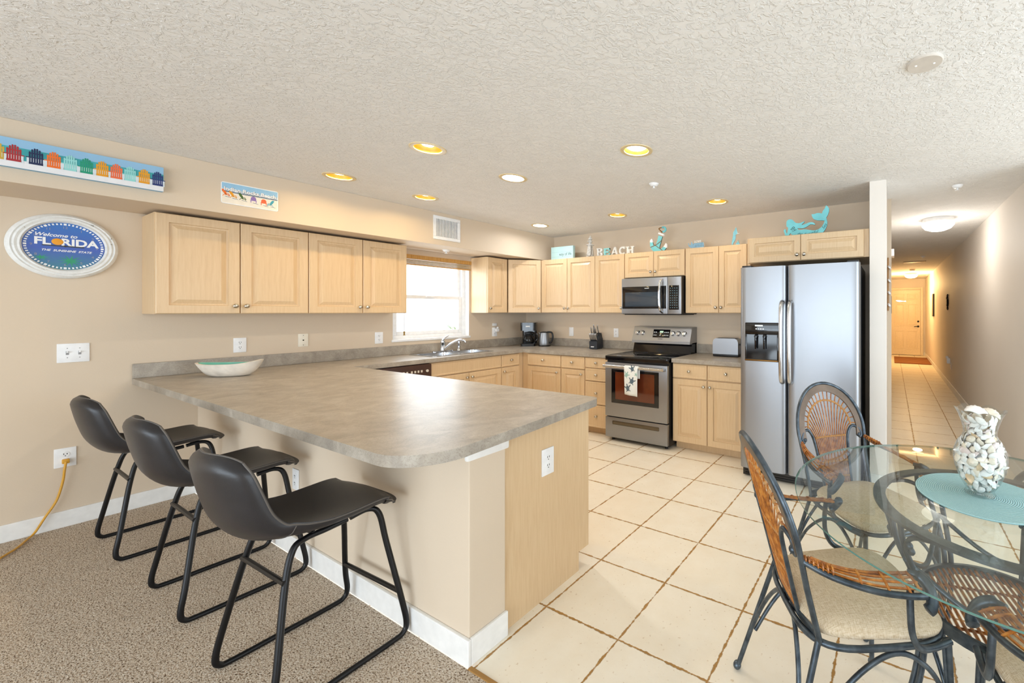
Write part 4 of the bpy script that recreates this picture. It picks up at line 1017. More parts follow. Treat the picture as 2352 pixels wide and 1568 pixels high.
    m = MB(); m.tube(spline([(0.210, 0.208, 0.12), (0.215, 0.17, 0.26), (0.215, 0.08, 0.375), (0.215, 0, 0.41), (0.215, -0.08, 0.375), (0.215, -0.17, 0.26), (0.210, -0.208, 0.12)], 6), 0.0075, 8); m.build('front_brace', IRON, t, smooth=60)
    return t
ch = armchair('iron and rattan armchair standing clear of the fridge, its back towards the bar')
ch.location = (-0.13, 1.49, 0); ch.rotation_euler.z = R(33)
dup(ch, (-0.10, 2.20, 0), R(-44), 'iron and rattan armchair just in front of the fridge, facing the glass table')
dup(ch, (0.79, 2.345, 0), R(-128), 'iron and rattan armchair by the hallway wall, only one arm showing past the vase')
dup(ch, (0.475, 1.31, 0), R(109), 'iron and rattan armchair cut off by the lower corner of the picture')

for i, o in enumerate(base_sh):
    if i not in used: bpy.data.objects.remove(o)
# ------------------------------------------------------------------ recessed lights
WARM, COOL = (1.0, 0.73, 0.35), (0.95, 0.97, 1.0)
BAFW = plain('gold_baffle', srgb(176, 132, 40), 0.35, 0.0); BAFC = plain('white_baffle', srgb(245, 244, 240), 0.4)  # yellow of the warm lamplight is put into the first baffle colour
CLAB = ['recessed ceiling light with gold baffle, closest to the beach sign', 'recessed ceiling light with gold baffle, above the free end of the bar', 'recessed ceiling light with gold baffle, just above the wall vent',
        'recessed ceiling light glowing pure white in the middle of the kitchen', 'large looking recessed ceiling light with warm white glow closest to the kitchen sprinkler head', 'small white recessed ceiling light in the corner above the diagonal cabinet',
        'gold recessed ceiling light above the microwave', 'gold recessed ceiling light in front of the over fridge cabinet']
BW = emit('bulb_warm', (1, .86, .62, 1), 14); BC = emit('bulb_white', (1, .97, .93, 1), 14)
for i, (x, y) in enumerate(CANS):
    cool = i in (3, 5); full = i in (3, 4, 5)
    t = thing('recessed_light', CLAB[i], 'ceiling light', (x, y, ZC), 0, 'recessed ceiling lights')
    m = MB(); m.lathe([(CR - 0.004, 0.001), (CR - 0.003, -0.004), (CR + 0.006, -0.006), (CR + 0.020, -0.004), (CR + 0.022, 0.0005)], 40, cap=False); m.build('trim_ring', plain('can_trim', srgb(226, 205, 160), 0.4) if i == 0 else bpy.data.materials['can_trim'], t)
    m = MB(); m.lathe([(CR - 0.002, -0.003), (CR - 0.014, 0.05), (0.05, 0.10), (0.0, 0.10)], 40, cap=False); m.build('baffle', BAFC if cool else BAFW, t)
    m = MB(); r = 0.066 if full else 0.040; zb = 0.014 if full else 0.020
    m.lathe([(r, zb + 0.03), (r, zb + 0.01), (r * 0.8, zb), (0.0, zb - 0.004)], 28); m.build('bulb', BC if cool else BW, t)
    wc = (1.0, 0.84, 0.62) if i in (4, 6, 7) else WARM
    area('can_glow', (x, y, ZC + (0.008 if full else 0.014)), (0, 0, 0), 0.10 if full else 0.07, 0.1, (6.5 if i == 5 else 11) if cool else (3.5 if i in (6, 7) else 4.6), COOL if cool else wc, 'DISK', 170)
# ceiling fittings
def disc_thing(name, label, cat, x, y, prof, mat, n=28, group=None):
    t = thing(name, label, cat, (x, y, ZC), 0, group)
    m = MB(); m.lathe(prof, n); m.build('body', mat, t); return t
t = disc_thing('cover_plate', 'round painted blank cover plate with two screws on the ceiling', 'cover plate', 0.121, 1.986, [(0.066, 0.0), (0.066, -0.006), (0.062, -0.010), (0.0, -0.010)], plain('putty_plate', srgb(214, 206, 196), 0.6))
for s in (-1, 1):
    m = MB(); m.ball((0.036 * s * 0.9, -0.036 * s * 0.4 + 0.02 * s, -0.010), 0.0055, sc=(1, 1, .5)); m.build('screw', WPLAST, t)
def sprinkler(label, x, y, z):
    t = thing('sprinkler', label, 'fire sprinkler', (x, y, z), 0, 'fire sprinkler heads')
    m = MB(); m.lathe([(0.040, 0), (0.038, -0.006), (0.026, -0.020), (0.020, -0.022), (0, -0.022)], 24); m.build('escutcheon', WPLAST, t)
    m = MB(); m.cyl((0, 0, -0.022), (0, 0, -0.036), 0.007, n=10); m.lathe([(0.0, -0.036), (0.018, -0.037), (0.018, -0.039), (0, -0.04)], 12); m.build('deflector', WPLAST, t)
sprinkler('white fire sprinkler head on the ceiling just before the hallway', 0.474, 4.057, ZC)
sprinkler('white fire sprinkler head on the ceiling in the middle of the recessed lights', -1.685, 2.838, ZC)
sprinkler('small white fire sprinkler head far down the hallway ceiling', 0.516, 8.93, ZC)
sprinkler('white fire sprinkler head under the soffit above the kitchen window', -4.40, 2.845, ZS)
disc_thing('smoke_detector', 'pale smoke detector on the hallway ceiling close to the far lamp', 'smoke detector', 0.45, 11.6, [(0.06, 0), (0.06, -0.02), (0.045, -0.04), (0, -0.04)], IVORY)
tag(MB().box(0.22, 0.62, 9.75, 9.95, ZC - 0.012, ZC, 0.004).build('ceiling_vent', plain('hall_vent_paint', srgb(205, 190, 165), 0.5)), 'slim rectangular vent on the hallway ceiling', 'vent')
def dome(label, x, y, e, col, pw, ec):
    t = thing('flush_mount_lamp', label, 'ceiling lamp', (x, y, ZC), 0, 'hallway dome lamps')
    m = MB(); m.lathe([(0.150, 0), (0.152, -0.04), (0.146, -0.046), (0.0, -0.046)], 40); m.build('collar', WPLAST, t)
    tt = NT('dome_' + str(int(y))); v = tt.coord((1, 1, 1)); tt.b.inputs['Base Color'].default_value = (0.9, 0.9, 0.88, 1); tt.b.inputs['Roughness'].default_value = 0.3
    tt.b.inputs['Emission Color'].default_value = ec; tt.b.inputs['Emission Strength'].default_value = e
    m = MB(); m.lathe([(0.144, -0.046), (0.156, -0.055), (0.153, -0.075), (0.125, -0.108), (0.07, -0.130), (0.0, -0.137)], 40); m.build('glass_shade', tt.m, t)
    l = bpy.data.lights.new('dome_glow', 'POINT'); l.energy = pw; l.color = col; l.shadow_soft_size = 0.12
    o = bpy.data.objects.new('dome_glow', l); C.objects.link(o); o.location = (x, y, ZC - 0.30)
dome('white glass dome lamp on the ceiling at the start of the hallway', 0.455, 5.42, 4.0, (1, .95, .88), 13, (1, .97, .93, 1))
dome('glowing warm dome lamp on the ceiling near the front door', 0.465, 12.75, 2.2, (1, .64, .28), 85, (1, .86, .58, 1))

# ------------------------------------------------------------------ wall plates.  local: x right, z up, front -y
def plate(name, label, cat, loc, rz, wd, h, kind, mat=None, group='wall outlets and plates'):
    t = thing(name, label, cat, loc, rz, group); mt = mat or WPLAST
    m = MB(); m.box(-wd / 2, wd / 2, -0.006, 0, -h / 2, h / 2, 0.003); m.build('cover', mt, t)
    if kind == 'outlet':
        for z in (0.0195, -0.0195):
            m = MB(); M = Matrix.Translation((0, -0.006, z)) @ Matrix.Rotation(R(90), 4, 'X')
            m.slab([[(x, y) for x, y in circle(0, 0, 0.0165, 24)]], 0, 0.0022) if False else m.lathe([(0.0165, 0), (0.0165, 0.0018), (0.0, 0.0022)], 24, M=M)
            f = m.build('receptacle', mt, t)
            m = MB()
            for x in (-0.006, 0.006): m.box(x - 0.0012, x + 0.0012, -0.0088, -0.0076, z - 0.001, z + 0.0075)
            m.ball((0, -0.008, z - 0.0085), 0.0026, sc=(1, .4, 1)); m.build('slots', DARKGAP, f, smooth=0)
    elif kind == 'jack':
        m = MB(); m.box(-0.005, 0.005, -0.0075, -0.005, -0.005, 0.005); m.ball((0, -0.006, 0.043), 0.0028, sc=(1, .5, 1)); m.ball((0, -0.006, -0.043), 0.0028, sc=(1, .5, 1)); m.build('jack', DARKGAP, t)
    elif kind == 'switch':
        for x in ((0,) if wd < 0.1 else (-0.023, 0.023)):
            m = MB(); m.box(x - 0.0055, x + 0.0055, -0.0072, -0.005, -0.012, 0.012); m.build('toggle_slot', plain('slot_grey', srgb(150, 150, 150), 0.6) if 'slot_grey' not in bpy.data.materials else bpy.data.materials['slot_grey'], t, smooth=0)
            m = MB(); m.box(x - 0.004, x + 0.004, -0.018, -0.006, -0.001, 0.009, 0.002, M=Matrix.Rotation(R(-12), 4, 'X')); m.build('toggle', mt, t)
            m = MB()
            for z in (0.030, -0.030): m.ball((x, -0.006, z), 0.0026, sc=(1, .5, 1))
            m.build('screw', bpy.data.materials['slot_grey'], t)
    elif kind == 'blank':
        m = MB(); m.box(-0.003, 0.003, -0.0075, -0.005, -0.008, 0.008); m.build('switch_tab', mt, t, smooth=0)
    return t
W = R(90)
plate('light_switch', 'white double light switch on the wall below the blue clock', 'light switch', (XL, 0.494, 1.115), W, 0.122, 0.122, 'switch')
plate('wall_outlet', 'white outlet above the bar backsplash behind the carved bowl', 'outlet', (XL, 1.266, 1.109), W, 0.076, 0.118, 'outlet')
plate('wall_jack', 'ivory phone jack plate above the backsplash', 'wall plate', (XL, 1.674, 1.124), W, 0.072, 0.116, 'jack', IVORY)
plate('wall_outlet', 'white outlet on the wall just before the kitchen window', 'outlet', (XL, 2.295, 1.110), W, 0.076, 0.118, 'outlet')
plate('wall_outlet', 'white outlet right of the kitchen window with a night light plugged in', 'outlet', (XL, 3.70, 1.11), W, 0.076, 0.118, 'outlet')
plate('wall_outlet', 'low white outlet on the carpeted side wall with the orange cord plugged in', 'outlet', (XL, 0.464, 0.445), W, 0.082, 0.122, 'outlet')
plate('light_switch', 'small white switch plate on the back wall above the kettle', 'light switch', (-3.817, YB, 1.11), 0, 0.076, 0.118, 'blank')
plate('wall_outlet', 'white outlet on the back wall right of the knife block', 'outlet', (-3.075, YB, 1.112), 0, 0.072, 0.112, 'outlet')
plate('wall_outlet', 'white outlet on the maple end panel of the peninsula', 'outlet', (-1.47, 1.463, 0.657), R(90), 0.078, 0.128, 'outlet')
plate('wall_outlet', 'white outlet on the beige wall under the bar overhang', 'outlet', (-2.976, PWY, 0.43), 0, 0.076, 0.118, 'outlet')
t = thing('night_light', 'small white plug in night light above the backsplash beside the window', 'night light', (XL + 0.006, 3.715, 1.125), W)
m = MB(); m.box(-0.022, 0.024, -0.045, -0.002, -0.012, 0.03, 0.008); m.build('shade', WPLAST, t); m = MB(); m.cyl((0.0, -0.03, 0.03), (0.008, -0.034, 0.05), 0.012, n=12); m.build('bulb_cover', WPLAST, t)
tag(MB().box(XL, XL + 0.012, 3.665, 3.73, 1.19, 1.225, 0.003).build('wall_tag', WPLAST), 'tiny white label holder on the wall over the window side outlet', 'tag')
# extension cord
t = thing('extension_cord', 'orange extension cord running from the low outlet onto the carpet', 'cord', (XL, 0.464, 0.425))
OR = plain('orange_cord', srgb(214, 158, 52), 0.5)
m = MB(); m.box(0.008, 0.032, -0.014, 0.014, -0.016, 0.012, 0.005); m.build('plug', OR, t)
m = MB(); m.tube(spline([(0.03, 0, -0.005), (0.04, -0.006, -0.05), (0.03, -0.012, -0.13), (0.026, -0.034, -0.24), (0.03, -0.075, -0.33), (0.05, -0.11, -0.40), (0.10, -0.14, -0.416), (0.25, -0.20, -0.416), (0.40, -0.32, -0.416), (0.5, -0.6, -0.416)], 8), 0.0055, 8); m.build('cable', OR, t)

# ------------------------------------------------------------------ wall decor on the left
# long canvas of beach chairs.  local x along wall, z up
t = thing('canvas_picture', 'long canvas of colourful beach chairs hung high on the side wall', 'picture', (XS, 0.761, 2.15), W)
LW = 1.30; H = 0.153
CV = [plain('canvas_sky', srgb(146, 190, 222), 0.7, var=0.05, scale=4), plain('canvas_sea', srgb(60, 160, 166), 0.7, var=0.15, scale=10), plain('canvas_sand', srgb(232, 232, 234), 0.7, var=0.03)]
CC = [srgb(206, 168, 66), srgb(170, 44, 50), srgb(28, 40, 78), srgb(238, 112, 34), srgb(150, 214, 210), srgb(30, 150, 116), srgb(232, 156, 26), srgb(236, 110, 66), srgb(150, 216, 212), srgb(232, 158, 28), srgb(36, 52, 112)]
CM = [plain('paint_%s' % q, c, 0.7, var=0.08) for q, c in zip(('gold', 'crimson', 'navy', 'orange', 'mint', 'emerald', 'amber', 'coral', 'seafoam', 'marigold', 'royal'), CC)]
m = MB(); m.box(-LW, 0, -0.036, -0.001, 0, H); m.raw([(-LW, -0.0365, 0), (0, -0.0365, 0), (0, -0.0365, H * 0.27), (-LW, -0.0365, H * 0.27)], [(0, 1, 2, 3)], 2)
m.raw([(-LW, -0.0365, H * 0.27), (0, -0.0365, H * 0.27), (0, -0.0365, H * 0.70), (-LW, -0.0365, H * 0.70)], [(0, 1, 2, 3)], 1)
cv = m.build('canvas', CV, t, smooth=0)
m = MB()
for i, cx in enumerate((-0.556, -0.508, -0.444, -0.39, -0.338, -0.285, -0.231, -0.181, -0.131, -0.077, -0.024)):
    wd = 0.043; h = 0.086; z0 = 0.034; y = -0.0372 - 0.00004 * i
    for k in range(6):
        q = -1 + k * 0.4; a = cx + q * wd * 0.43; ww = wd * 0.066; zt_ = z0 + h * (1.0 - 0.24 * q * q)
        m.raw([(a - ww, y, z0), (a + ww, y, z0), (a + ww, y, zt_ - .003), (a + ww * .4, y, zt_), (a - ww * .4, y, zt_), (a - ww, y, zt_ - .003)], [(0, 1, 2, 3, 4, 5)], i)
        if k < 5: rect_ = [(a + ww, y + .0002, z0 + h * .10), (a + wd * .172 - ww, y + .0002, z0 + h * .10), (a + wd * .172 - ww, y + .0002, z0 + h * .36), (a + ww, y + .0002, z0 + h * .36)]; m.raw(rect_, [(0, 1, 2, 3)], 11)
    for za, zb in ((.62, .70), (.36, .42), (-.03, .10)): m.raw([(cx - wd * .5, y - .0002, z0 + h * za), (cx + wd * .5, y - .0002, z0 + h * za), (cx + wd * .5, y - .0002, z0 + h * zb), (cx - wd * .5, y - .0002, z0 + h * zb)], [(0, 1, 2, 3)], i)
    for s in (-1, 1):
        xa = cx + s * wd * .56; m.raw([(xa - .0035, y - .0002, z0 - .004), (xa + .0035, y - .0002, z0 - .004), (xa + .0035, y - .0002, z0 + h * .40), (xa - .0035, y - .0002, z0 + h * .40)], [(0, 1, 2, 3)], 11)
        m.raw([(xa - .006, y - .0004, z0 + h * .36), (xa + .006, y - .0004, z0 + h * .36), (xa + .006, y - .0004, z0 + h * .42), (xa - .006, y - .0004, z0 + h * .42)], [(0, 1, 2, 3)], i)
m.build('painted_chairs', CM + [plain('paint_armrest', srgb(214, 222, 226), 0.7)], cv, smooth=0, fix=False)
# Indian Rocks Beach plate
t = thing('beach_sign', 'small tin sign reading Indian Rocks Beach on the side wall', 'sign', (XS, 1.176, 2.222), W)
hw, hh = 0.152, 0.076
def rr_poly(hw, hh, r): return [(x, y) for x, y in rounded(-hw, hw, -hh, hh, r, 5)]
m = MB(); m.prism(rr_poly(hw, hh, 0.012), -0.004, -0.001); pl_ = m.build('plate', WPLAST, t, smooth=0)
m = MB()
def rect(m, x0, x1, z0, z1, y, mat=0): m.raw([(x0, y, z0), (x1, y, z0), (x1, y, z1), (x0, y, z1)], [(0, 1, 2, 3)], mat)
rect(m, -hw + .004, hw - .004, 0.03, hh - 0.006, -0.0043, 0); rect(m, -hw + .004, hw - .004, 0.012, 0.03, -0.0043, 1); rect(m, -hw + .004, hw - .004, 0.006, 0.012, -0.0043, 3); rect(m, -hw + .004, hw - .004, -hh + .006, 0.006, -0.0043, 2)
for k, (x, z, c, s) in enumerate(((-0.130, -0.014, 4, 1), (-0.094, -0.020, 5, 1), (-0.046, -0.024, 6, 1), (0.014, -0.030, 7, 0), (0.070, -0.036, 8, 0), (0.110, -0.036, 9, -1))):
    def pg(P, mt, yy=-0.0046): m.raw([(x + (px if s >= 0 else -px), yy, z + pz) for px, pz in P], [tuple(range(len(P)))], mt)
    if s: pg([(-.020, .034), (-.014, .038), (-.006, .036), (.004, .018), (.006, .002), (-.002, .002), (-.012, .016)], c); pg([(-.004, .006), (.022, .001), (.022, -.003), (-.002, -.002)], c); pg([(-.002, .014), (.018, .010), (.018, .006), (-.001, .009)], c, -0.0048); pg([(.016, .006), (.019, .006), (.020, -.010), (.016, -.010)], c); pg([(-.006, .004), (-.002, .004), (-.012, -.010), (-.016, -.010)], c)
    else: pg([(-.013, .004), (.013, .004), (.015, .022), (.009, .033), (0, .036), (-.009, .033), (-.015, .022)], c); pg([(-.018, .010), (.018, .010), (.018, .006), (-.018, .006)], c, -0.0048); pg([(-.016, .006), (-.012, .006), (-.012, -.010), (-.016, -.010)], c); pg([(.012, .006), (.016, .006), (.016, -.010), (.012, -.010)], c)
    m.raw([(x - .004, -0.0045, z - .009), (x + .024, -0.0045, z - .014), (x + .028, -0.0045, z - .017), (x, -0.0045, z - .013)], [(0, 1, 2, 3)], 3)
m.build('printed_scene', [plain('tin_sky', srgb(150, 196, 226), .5), plain('tin_sea', srgb(196, 212, 222), .5), plain('tin_sand', srgb(236, 228, 214), .5), plain('tin_slate', srgb(86, 100, 120), .5), CM[3], CM[6], plain('tin_green', srgb(70, 100, 34), .5), plain('tin_violet', srgb(140, 112, 176), .5), CM[7], plain('tin_teal', srgb(60, 160, 180), .5)], t, smooth=0, fix=False)
MT = Matrix.Translation((0.0, -0.005, 0.028)) @ Matrix.Rotation(R(90), 4, 'X')
m = MB(); text_into(m, 'Indian Rocks Beach', 0.0355, Matrix.Translation((0.0008, 0.0004, -0.0012)) @ MT, 0, 0.0003, bold=0.0026); m.build('lettering_outline', plain('sign_outline', srgb(60, 66, 92), 0.6), t, smooth=0)
m = MB(); text_into(m, 'Indian Rocks Beach', 0.0355, MT, 0, 0.0006, bold=0.0012); m.build('lettering', WPLAST, t, smooth=0)
# vent
t = thing('air_vent', 'white louvred air vent on the wall above the kitchen window', 'vent', (XS, 2.682, 2.253), W)
m = MB(); hw, hh = 0.148, 0.122
for b in ((-hw, hw, -hh, -hh + .032), (-hw, hw, hh - .032, hh), (-hw, -hw + .032, -hh + .032, hh - .032), (hw - .032, hw, -hh + .032, hh - .032)): m.box(b[0], b[1], -0.010, 0, b[2], b[3], 0.003)
m.build('frame', WPLAST, t)
m = MB(); m.box(-hw + .03, hw - .03, -0.0012, -0.0002, -hh + .03, hh - .03); m.build('duct_shadow', DARKGAP, t, smooth=0)
m = MB()
for k in range(14): x = -hw + .042 + k * 0.0164; m.box(x - .0045, x + .0045, -0.008, -0.002, -hh + .03, hh - .03)
m.build('louvres', WPLAST, t, smooth=0)
# clock
t = thing('wall_clock', 'round blue Florida clock in a distressed white frame on the side wall', 'clock', (XL, 0.462, 1.80), W)
RX = Matrix.Rotation(R(90), 4, 'X')
m = MB(); m.lathe([(0.150, 0.0), (0.202, 0.0), (0.206, 0.012), (0.200, 0.026), (0.190, 0.034), (0.184, 0.030), (0.176, 0.036), (0.166, 0.033), (0.158, 0.036), (0.150, 0.022)], 64, M=RX, cap=False)
def distress():
    t_ = NT('distressed_frame'); v = t_.coord((14, 3, 14)); k = t_.noise(v, 2.2, 5, 0.7); t_.out(t_.ramp(k, [(0.30, srgb(90, 84, 78)), (0.36, srgb(226, 226, 222)), (0.7, srgb(240, 240, 238))]), 0.6); return t_.m
m.build('frame', distress(), t)
def face_mat():
    t_ = NT('clock_face_print'); sp = t_.n('ShaderNodeSeparateXYZ'); t_.link(t_.coord(), sp.inputs[0])
    g = t_.math('ADD', t_.math('MULTIPLY', sp.outputs[2], 3.2), 0.5); t_.out(t_.ramp(g, [(0.0, srgb(34, 120, 128)), (0.45, srgb(50, 84, 176)), (1.0, srgb(34, 110, 190))]), 0.35, spec=0.5); return t_.m
m = MB(); m.lathe([(0.152, 0.0), (0.152, 0.018), (0.0, 0.018)], 64, M=RX); fc = m.build('face', face_mat(), t)
m = MB()
for k in range(60):
    a = 2 * pi * k / 60; l, w_ = (0.010, 0.0035) if k % 5 else (0.012, 0.0055); r = 0.140; c, s = cos(a), sin(a)
    m.raw([(c * (r + dx * l / 2) - s * dy * w_, -0.0185, s * (r + dx * l / 2) + c * dy * w_) for dx, dy in ((-1, -1), (1, -1), (1, 1), (-1, 1))], [(0, 1, 2, 3)])
m.build('minute_marks', WPLAST, fc, smooth=0, fix=False)
m = MB()
for h in range(1, 13):
    a = pi / 2 - 2 * pi * h / 12; text_into(m, str(h), 0.020, Matrix.Translation((0.119 * cos(a), -0.0186, 0.119 * sin(a))) @ RX, 0, 0.0002)
m.build('numerals', plain('numeral_tan', srgb(150, 150, 160), 0.5), fc, smooth=0)
m = MB(); text_into(m, 'Welcome to', 0.030, Matrix.Translation((-0.034, -0.0187, 0.066)) @ RX, 0, 0.0003, shear=0.35, bold=0.0006)
text_into(m, 'FL', 0.061, Matrix.Translation((-0.081, -0.0187, 0.024)) @ RX, 0, 0.0004, bold=0.0022); text_into(m, 'RIDA', 0.061, Matrix.Translation((0.054, -0.0187, 0.024)) @ RX, 0, 0.0004, bold=0.0022)
text_into(m, 'THE  SUNSHINE  STATE', 0.0175, Matrix.Translation((0.006, -0.0187, -0.030)) @ RX, 0, 0.0003, shear=0.3, bold=0.0004)
m.build('lettering', WPLAST, fc, smooth=0)
m = MB(); m.ball((-0.027, -0.0187, 0.026), 0.021, sc=(1.05, 0.12, 1)); m.build('orange_emblem', plain('orange_fruit', srgb(240, 160, 30), 0.5), fc)
m = MB(); m.raw([(0.02 + r * cos(a), -0.0184, -0.092 + r * 0.75 * sin(a)) for k in range(22) for a in [2 * pi * k / 22] for r in [0.052 if k % 2 else 0.016]], [tuple(range(22))])
m.raw([(-0.085 + r * cos(a), -0.0184, -0.078 + r * 0.6 * sin(a)) for k in range(18) for a in [2 * pi * k / 18] for r in [0.036 if k % 2 else 0.010]], [tuple(range(18))])
m.build('palm_print', plain('palm_print_green', srgb(40, 150, 110), 0.5), fc, smooth=0, fix=False)
m = MB(); m.box(-0.082, 0.0, -0.0225, -0.0210, -0.0030, 0.0030, M=Matrix.Rotation(R(0), 4, 'Y')); m.box(0.0, 0.070, -0.0225, -0.021, -0.0035, 0.0035); m.lathe([(0.006, 0.019), (0.006, 0.024), (0, 0.024)], 14, M=RX); m.build('hands', BLACKP, t, smooth=0)

# carved bowl on the bar
def bowl_pt(u, v, off=0.0):
    a = 2 * pi * v; ex = abs(cos(a)) ** 0.9 * (1 if cos(a) > 0 else -1)
    lx = 0.205 * ex; ly = 0.092 * sin(a) * (1 - 0.25 * abs(ex) ** 3)
    k = u ** 0.55; w_ = 0.42 + 0.58 * k
    z = 0.092 * u ** 1.25 + (0.026 * max(0, ex) ** 3 + 0.010 * abs(min(0, ex)) ** 3) * u
    n_ = 0.004 * sin(a * 9 + u * 7) * sin(u * pi)
    return Vector((lx * w_ * (1 - off) , (ly + n_ * sin(a)) * w_ * (1 - off * 1.6), z))
t = thing('carved_bowl', 'pale carved driftwood bowl with a teal inside on the bar', 'bowl', (-4.235, 1.095, 0.914), R(40))
m = MB(); V = m.grid(lambda u, v: bowl_pt(u, v), 14, 48, closed_v=True); m.bm.faces.new([q for q in V[0]]); m.build('outer_shell', plain('driftwood_white', srgb(226, 216, 202), 0.75, var=0.12, scale=14, bump=0.5, bscale=60), t, smooth=60, fix=False)
m = MB(); V = m.grid(lambda u, v: bowl_pt(u, v, 0.09) + Vector((0, 0, 0.010 * (1 - u) + 0.0003)), 14, 48, closed_v=True); m.bm.faces.new([q for q in V[0]]); m.build('teal_lining', plain('teal_glaze', srgb(112, 190, 172), 0.25), t, smooth=60, fix=False)
m = MB(); A = [bowl_pt(1, k / 48) for k in range(48)]; B = [bowl_pt(1, k / 48, 0.09) + Vector((0, 0, 0.0003)) for k in range(48)]; va = [m.bm.verts.new(p) for p in A]; vb = [m.bm.verts.new(p) for p in B]
for k in range(48): m.bm.faces.new((va[k], va[(k + 1) % 48], vb[(k + 1) % 48], vb[k]))
m.build('rim', bpy.data.materials['driftwood_white'], t, fix=False)

# ------------------------------------------------------------------ decor on top of the wall cabinets
TOP = ZU1 + 0.0005; DY = 4.02
t = thing('box_sign', 'pale mint wooden box sign reading way of life on the cabinet tops', 'sign', (-3.80, 4.06, TOP))
m = MB(); m.box(-0.19, 0.19, -0.02, 0.02, 0, 0.178, 0.003); m.build('board', PALEAQ, t)
m = MB()
for z in (0.045, 0.105): m.box(-0.175, 0.178, -0.0206, -0.0195, z, z + 0.0016)
m.build('plank_lines', plain('plank_line', srgb(120, 170, 170), 0.7), t, smooth=0)
m = MB(); text_into(m, 'way of life', 0.052, Matrix.Translation((0.058, -0.0204, 0.075)) @ RX, 0, 0.0003); m.build('lettering', GREYINK, t, smooth=0)
t = thing('lighthouse_figurine', 'weathered white wooden lighthouse figurine on the cabinet tops', 'figurine', (-3.31, DY, TOP))
LH = plain('weathered_white', srgb(206, 202, 194), 0.8, var=0.22, scale=60)
m = MB(); m.lathe([(0.044, 0), (0.045, 0.02), (0.030, 0.145), (0.029, 0.15)], 8); m.build('tower', LH, t, smooth=0)
m = MB(); m.lathe([(0.048, 0.15), (0.048, 0.158), (0.0, 0.158)], 16); m.lathe([(0.036, 0.196), (0.034, 0.204), (0, 0.204)], 14); m.build('gallery', DISTW, t, smooth=0)
m = MB(); m.lathe([(0.020, 0.158), (0.019, 0.196)], 8); m.lathe([(0.014, 0.204), (0.013, 0.222)], 8); m.build('lantern_room', LH, t, smooth=0)
m = MB(); m.lathe([(0.030, 0.222), (0.028, 0.230), (0.008, 0.258), (0.004, 0.272), (0.0, 0.274)], 12); m.build('roof', DISTW, t)
m = MB(); m.tube(spline([(0.03, -0.02, 0.145), (0.042, -0.03, 0.06), (0.03, -0.045, 0.01), (-0.02, -0.05, 0.03)], 5), 0.003, 6); m.build('rope', plain('twine', srgb(120, 110, 96), 0.9), t)
# BEACH letters
def bar(m, x0, z0, x1, z1, w_, y0=-0.012, y1=0.012):
    d = Vector((x1 - x0, z1 - z0)).normalized(); n_ = Vector((-d.y, d.x)) * w_ / 2
    m.prism([(x0 + n_.x, z0 + n_.y), (x1 + n_.x, z1 + n_.y), (x1 - n_.x, z1 - n_.y), (x0 - n_.x, z0 - n_.y)], y0, y1)
def arcband(m, cx, cz, ro, ri, a0, a1, sx=1.0, n=18):
    A = [(cx + ro * sx * cos(R(a0 + (a1 - a0) * k / n)), cz + ro * sin(R(a0 + (a1 - a0) * k / n))) for k in range(n + 1)]
    B = [(cx + ri * sx * cos(R(a0 + (a1 - a0) * k / n)), cz + ri * sin(R(a0 + (a1 - a0) * k / n))) for k in range(n + 1)]
    for k in range(n): m.prism([A[k], A[k + 1], B[k + 1], B[k]], -0.012, 0.012)
class LB(MB):
    k = 0
    def step(s): s.k += 1; return 0.00025 * s.k
    def box(s, x0, x1, y0, y1, z0, z1, *a, **k_):
        e = s.step(); return MB.box(s, x0, x1, y0 + 0.003 - e, y1 - 0.003 + e, z0 + e * .2, z1 - e * .2, *a, **k_)
    def prism(s, poly, y0, y1, *a, **k_):
        e = s.step() * 0.12; return MB.prism(s, poly, y0 + 0.003 - e, y1 - 0.003 + e, *a, **k_)
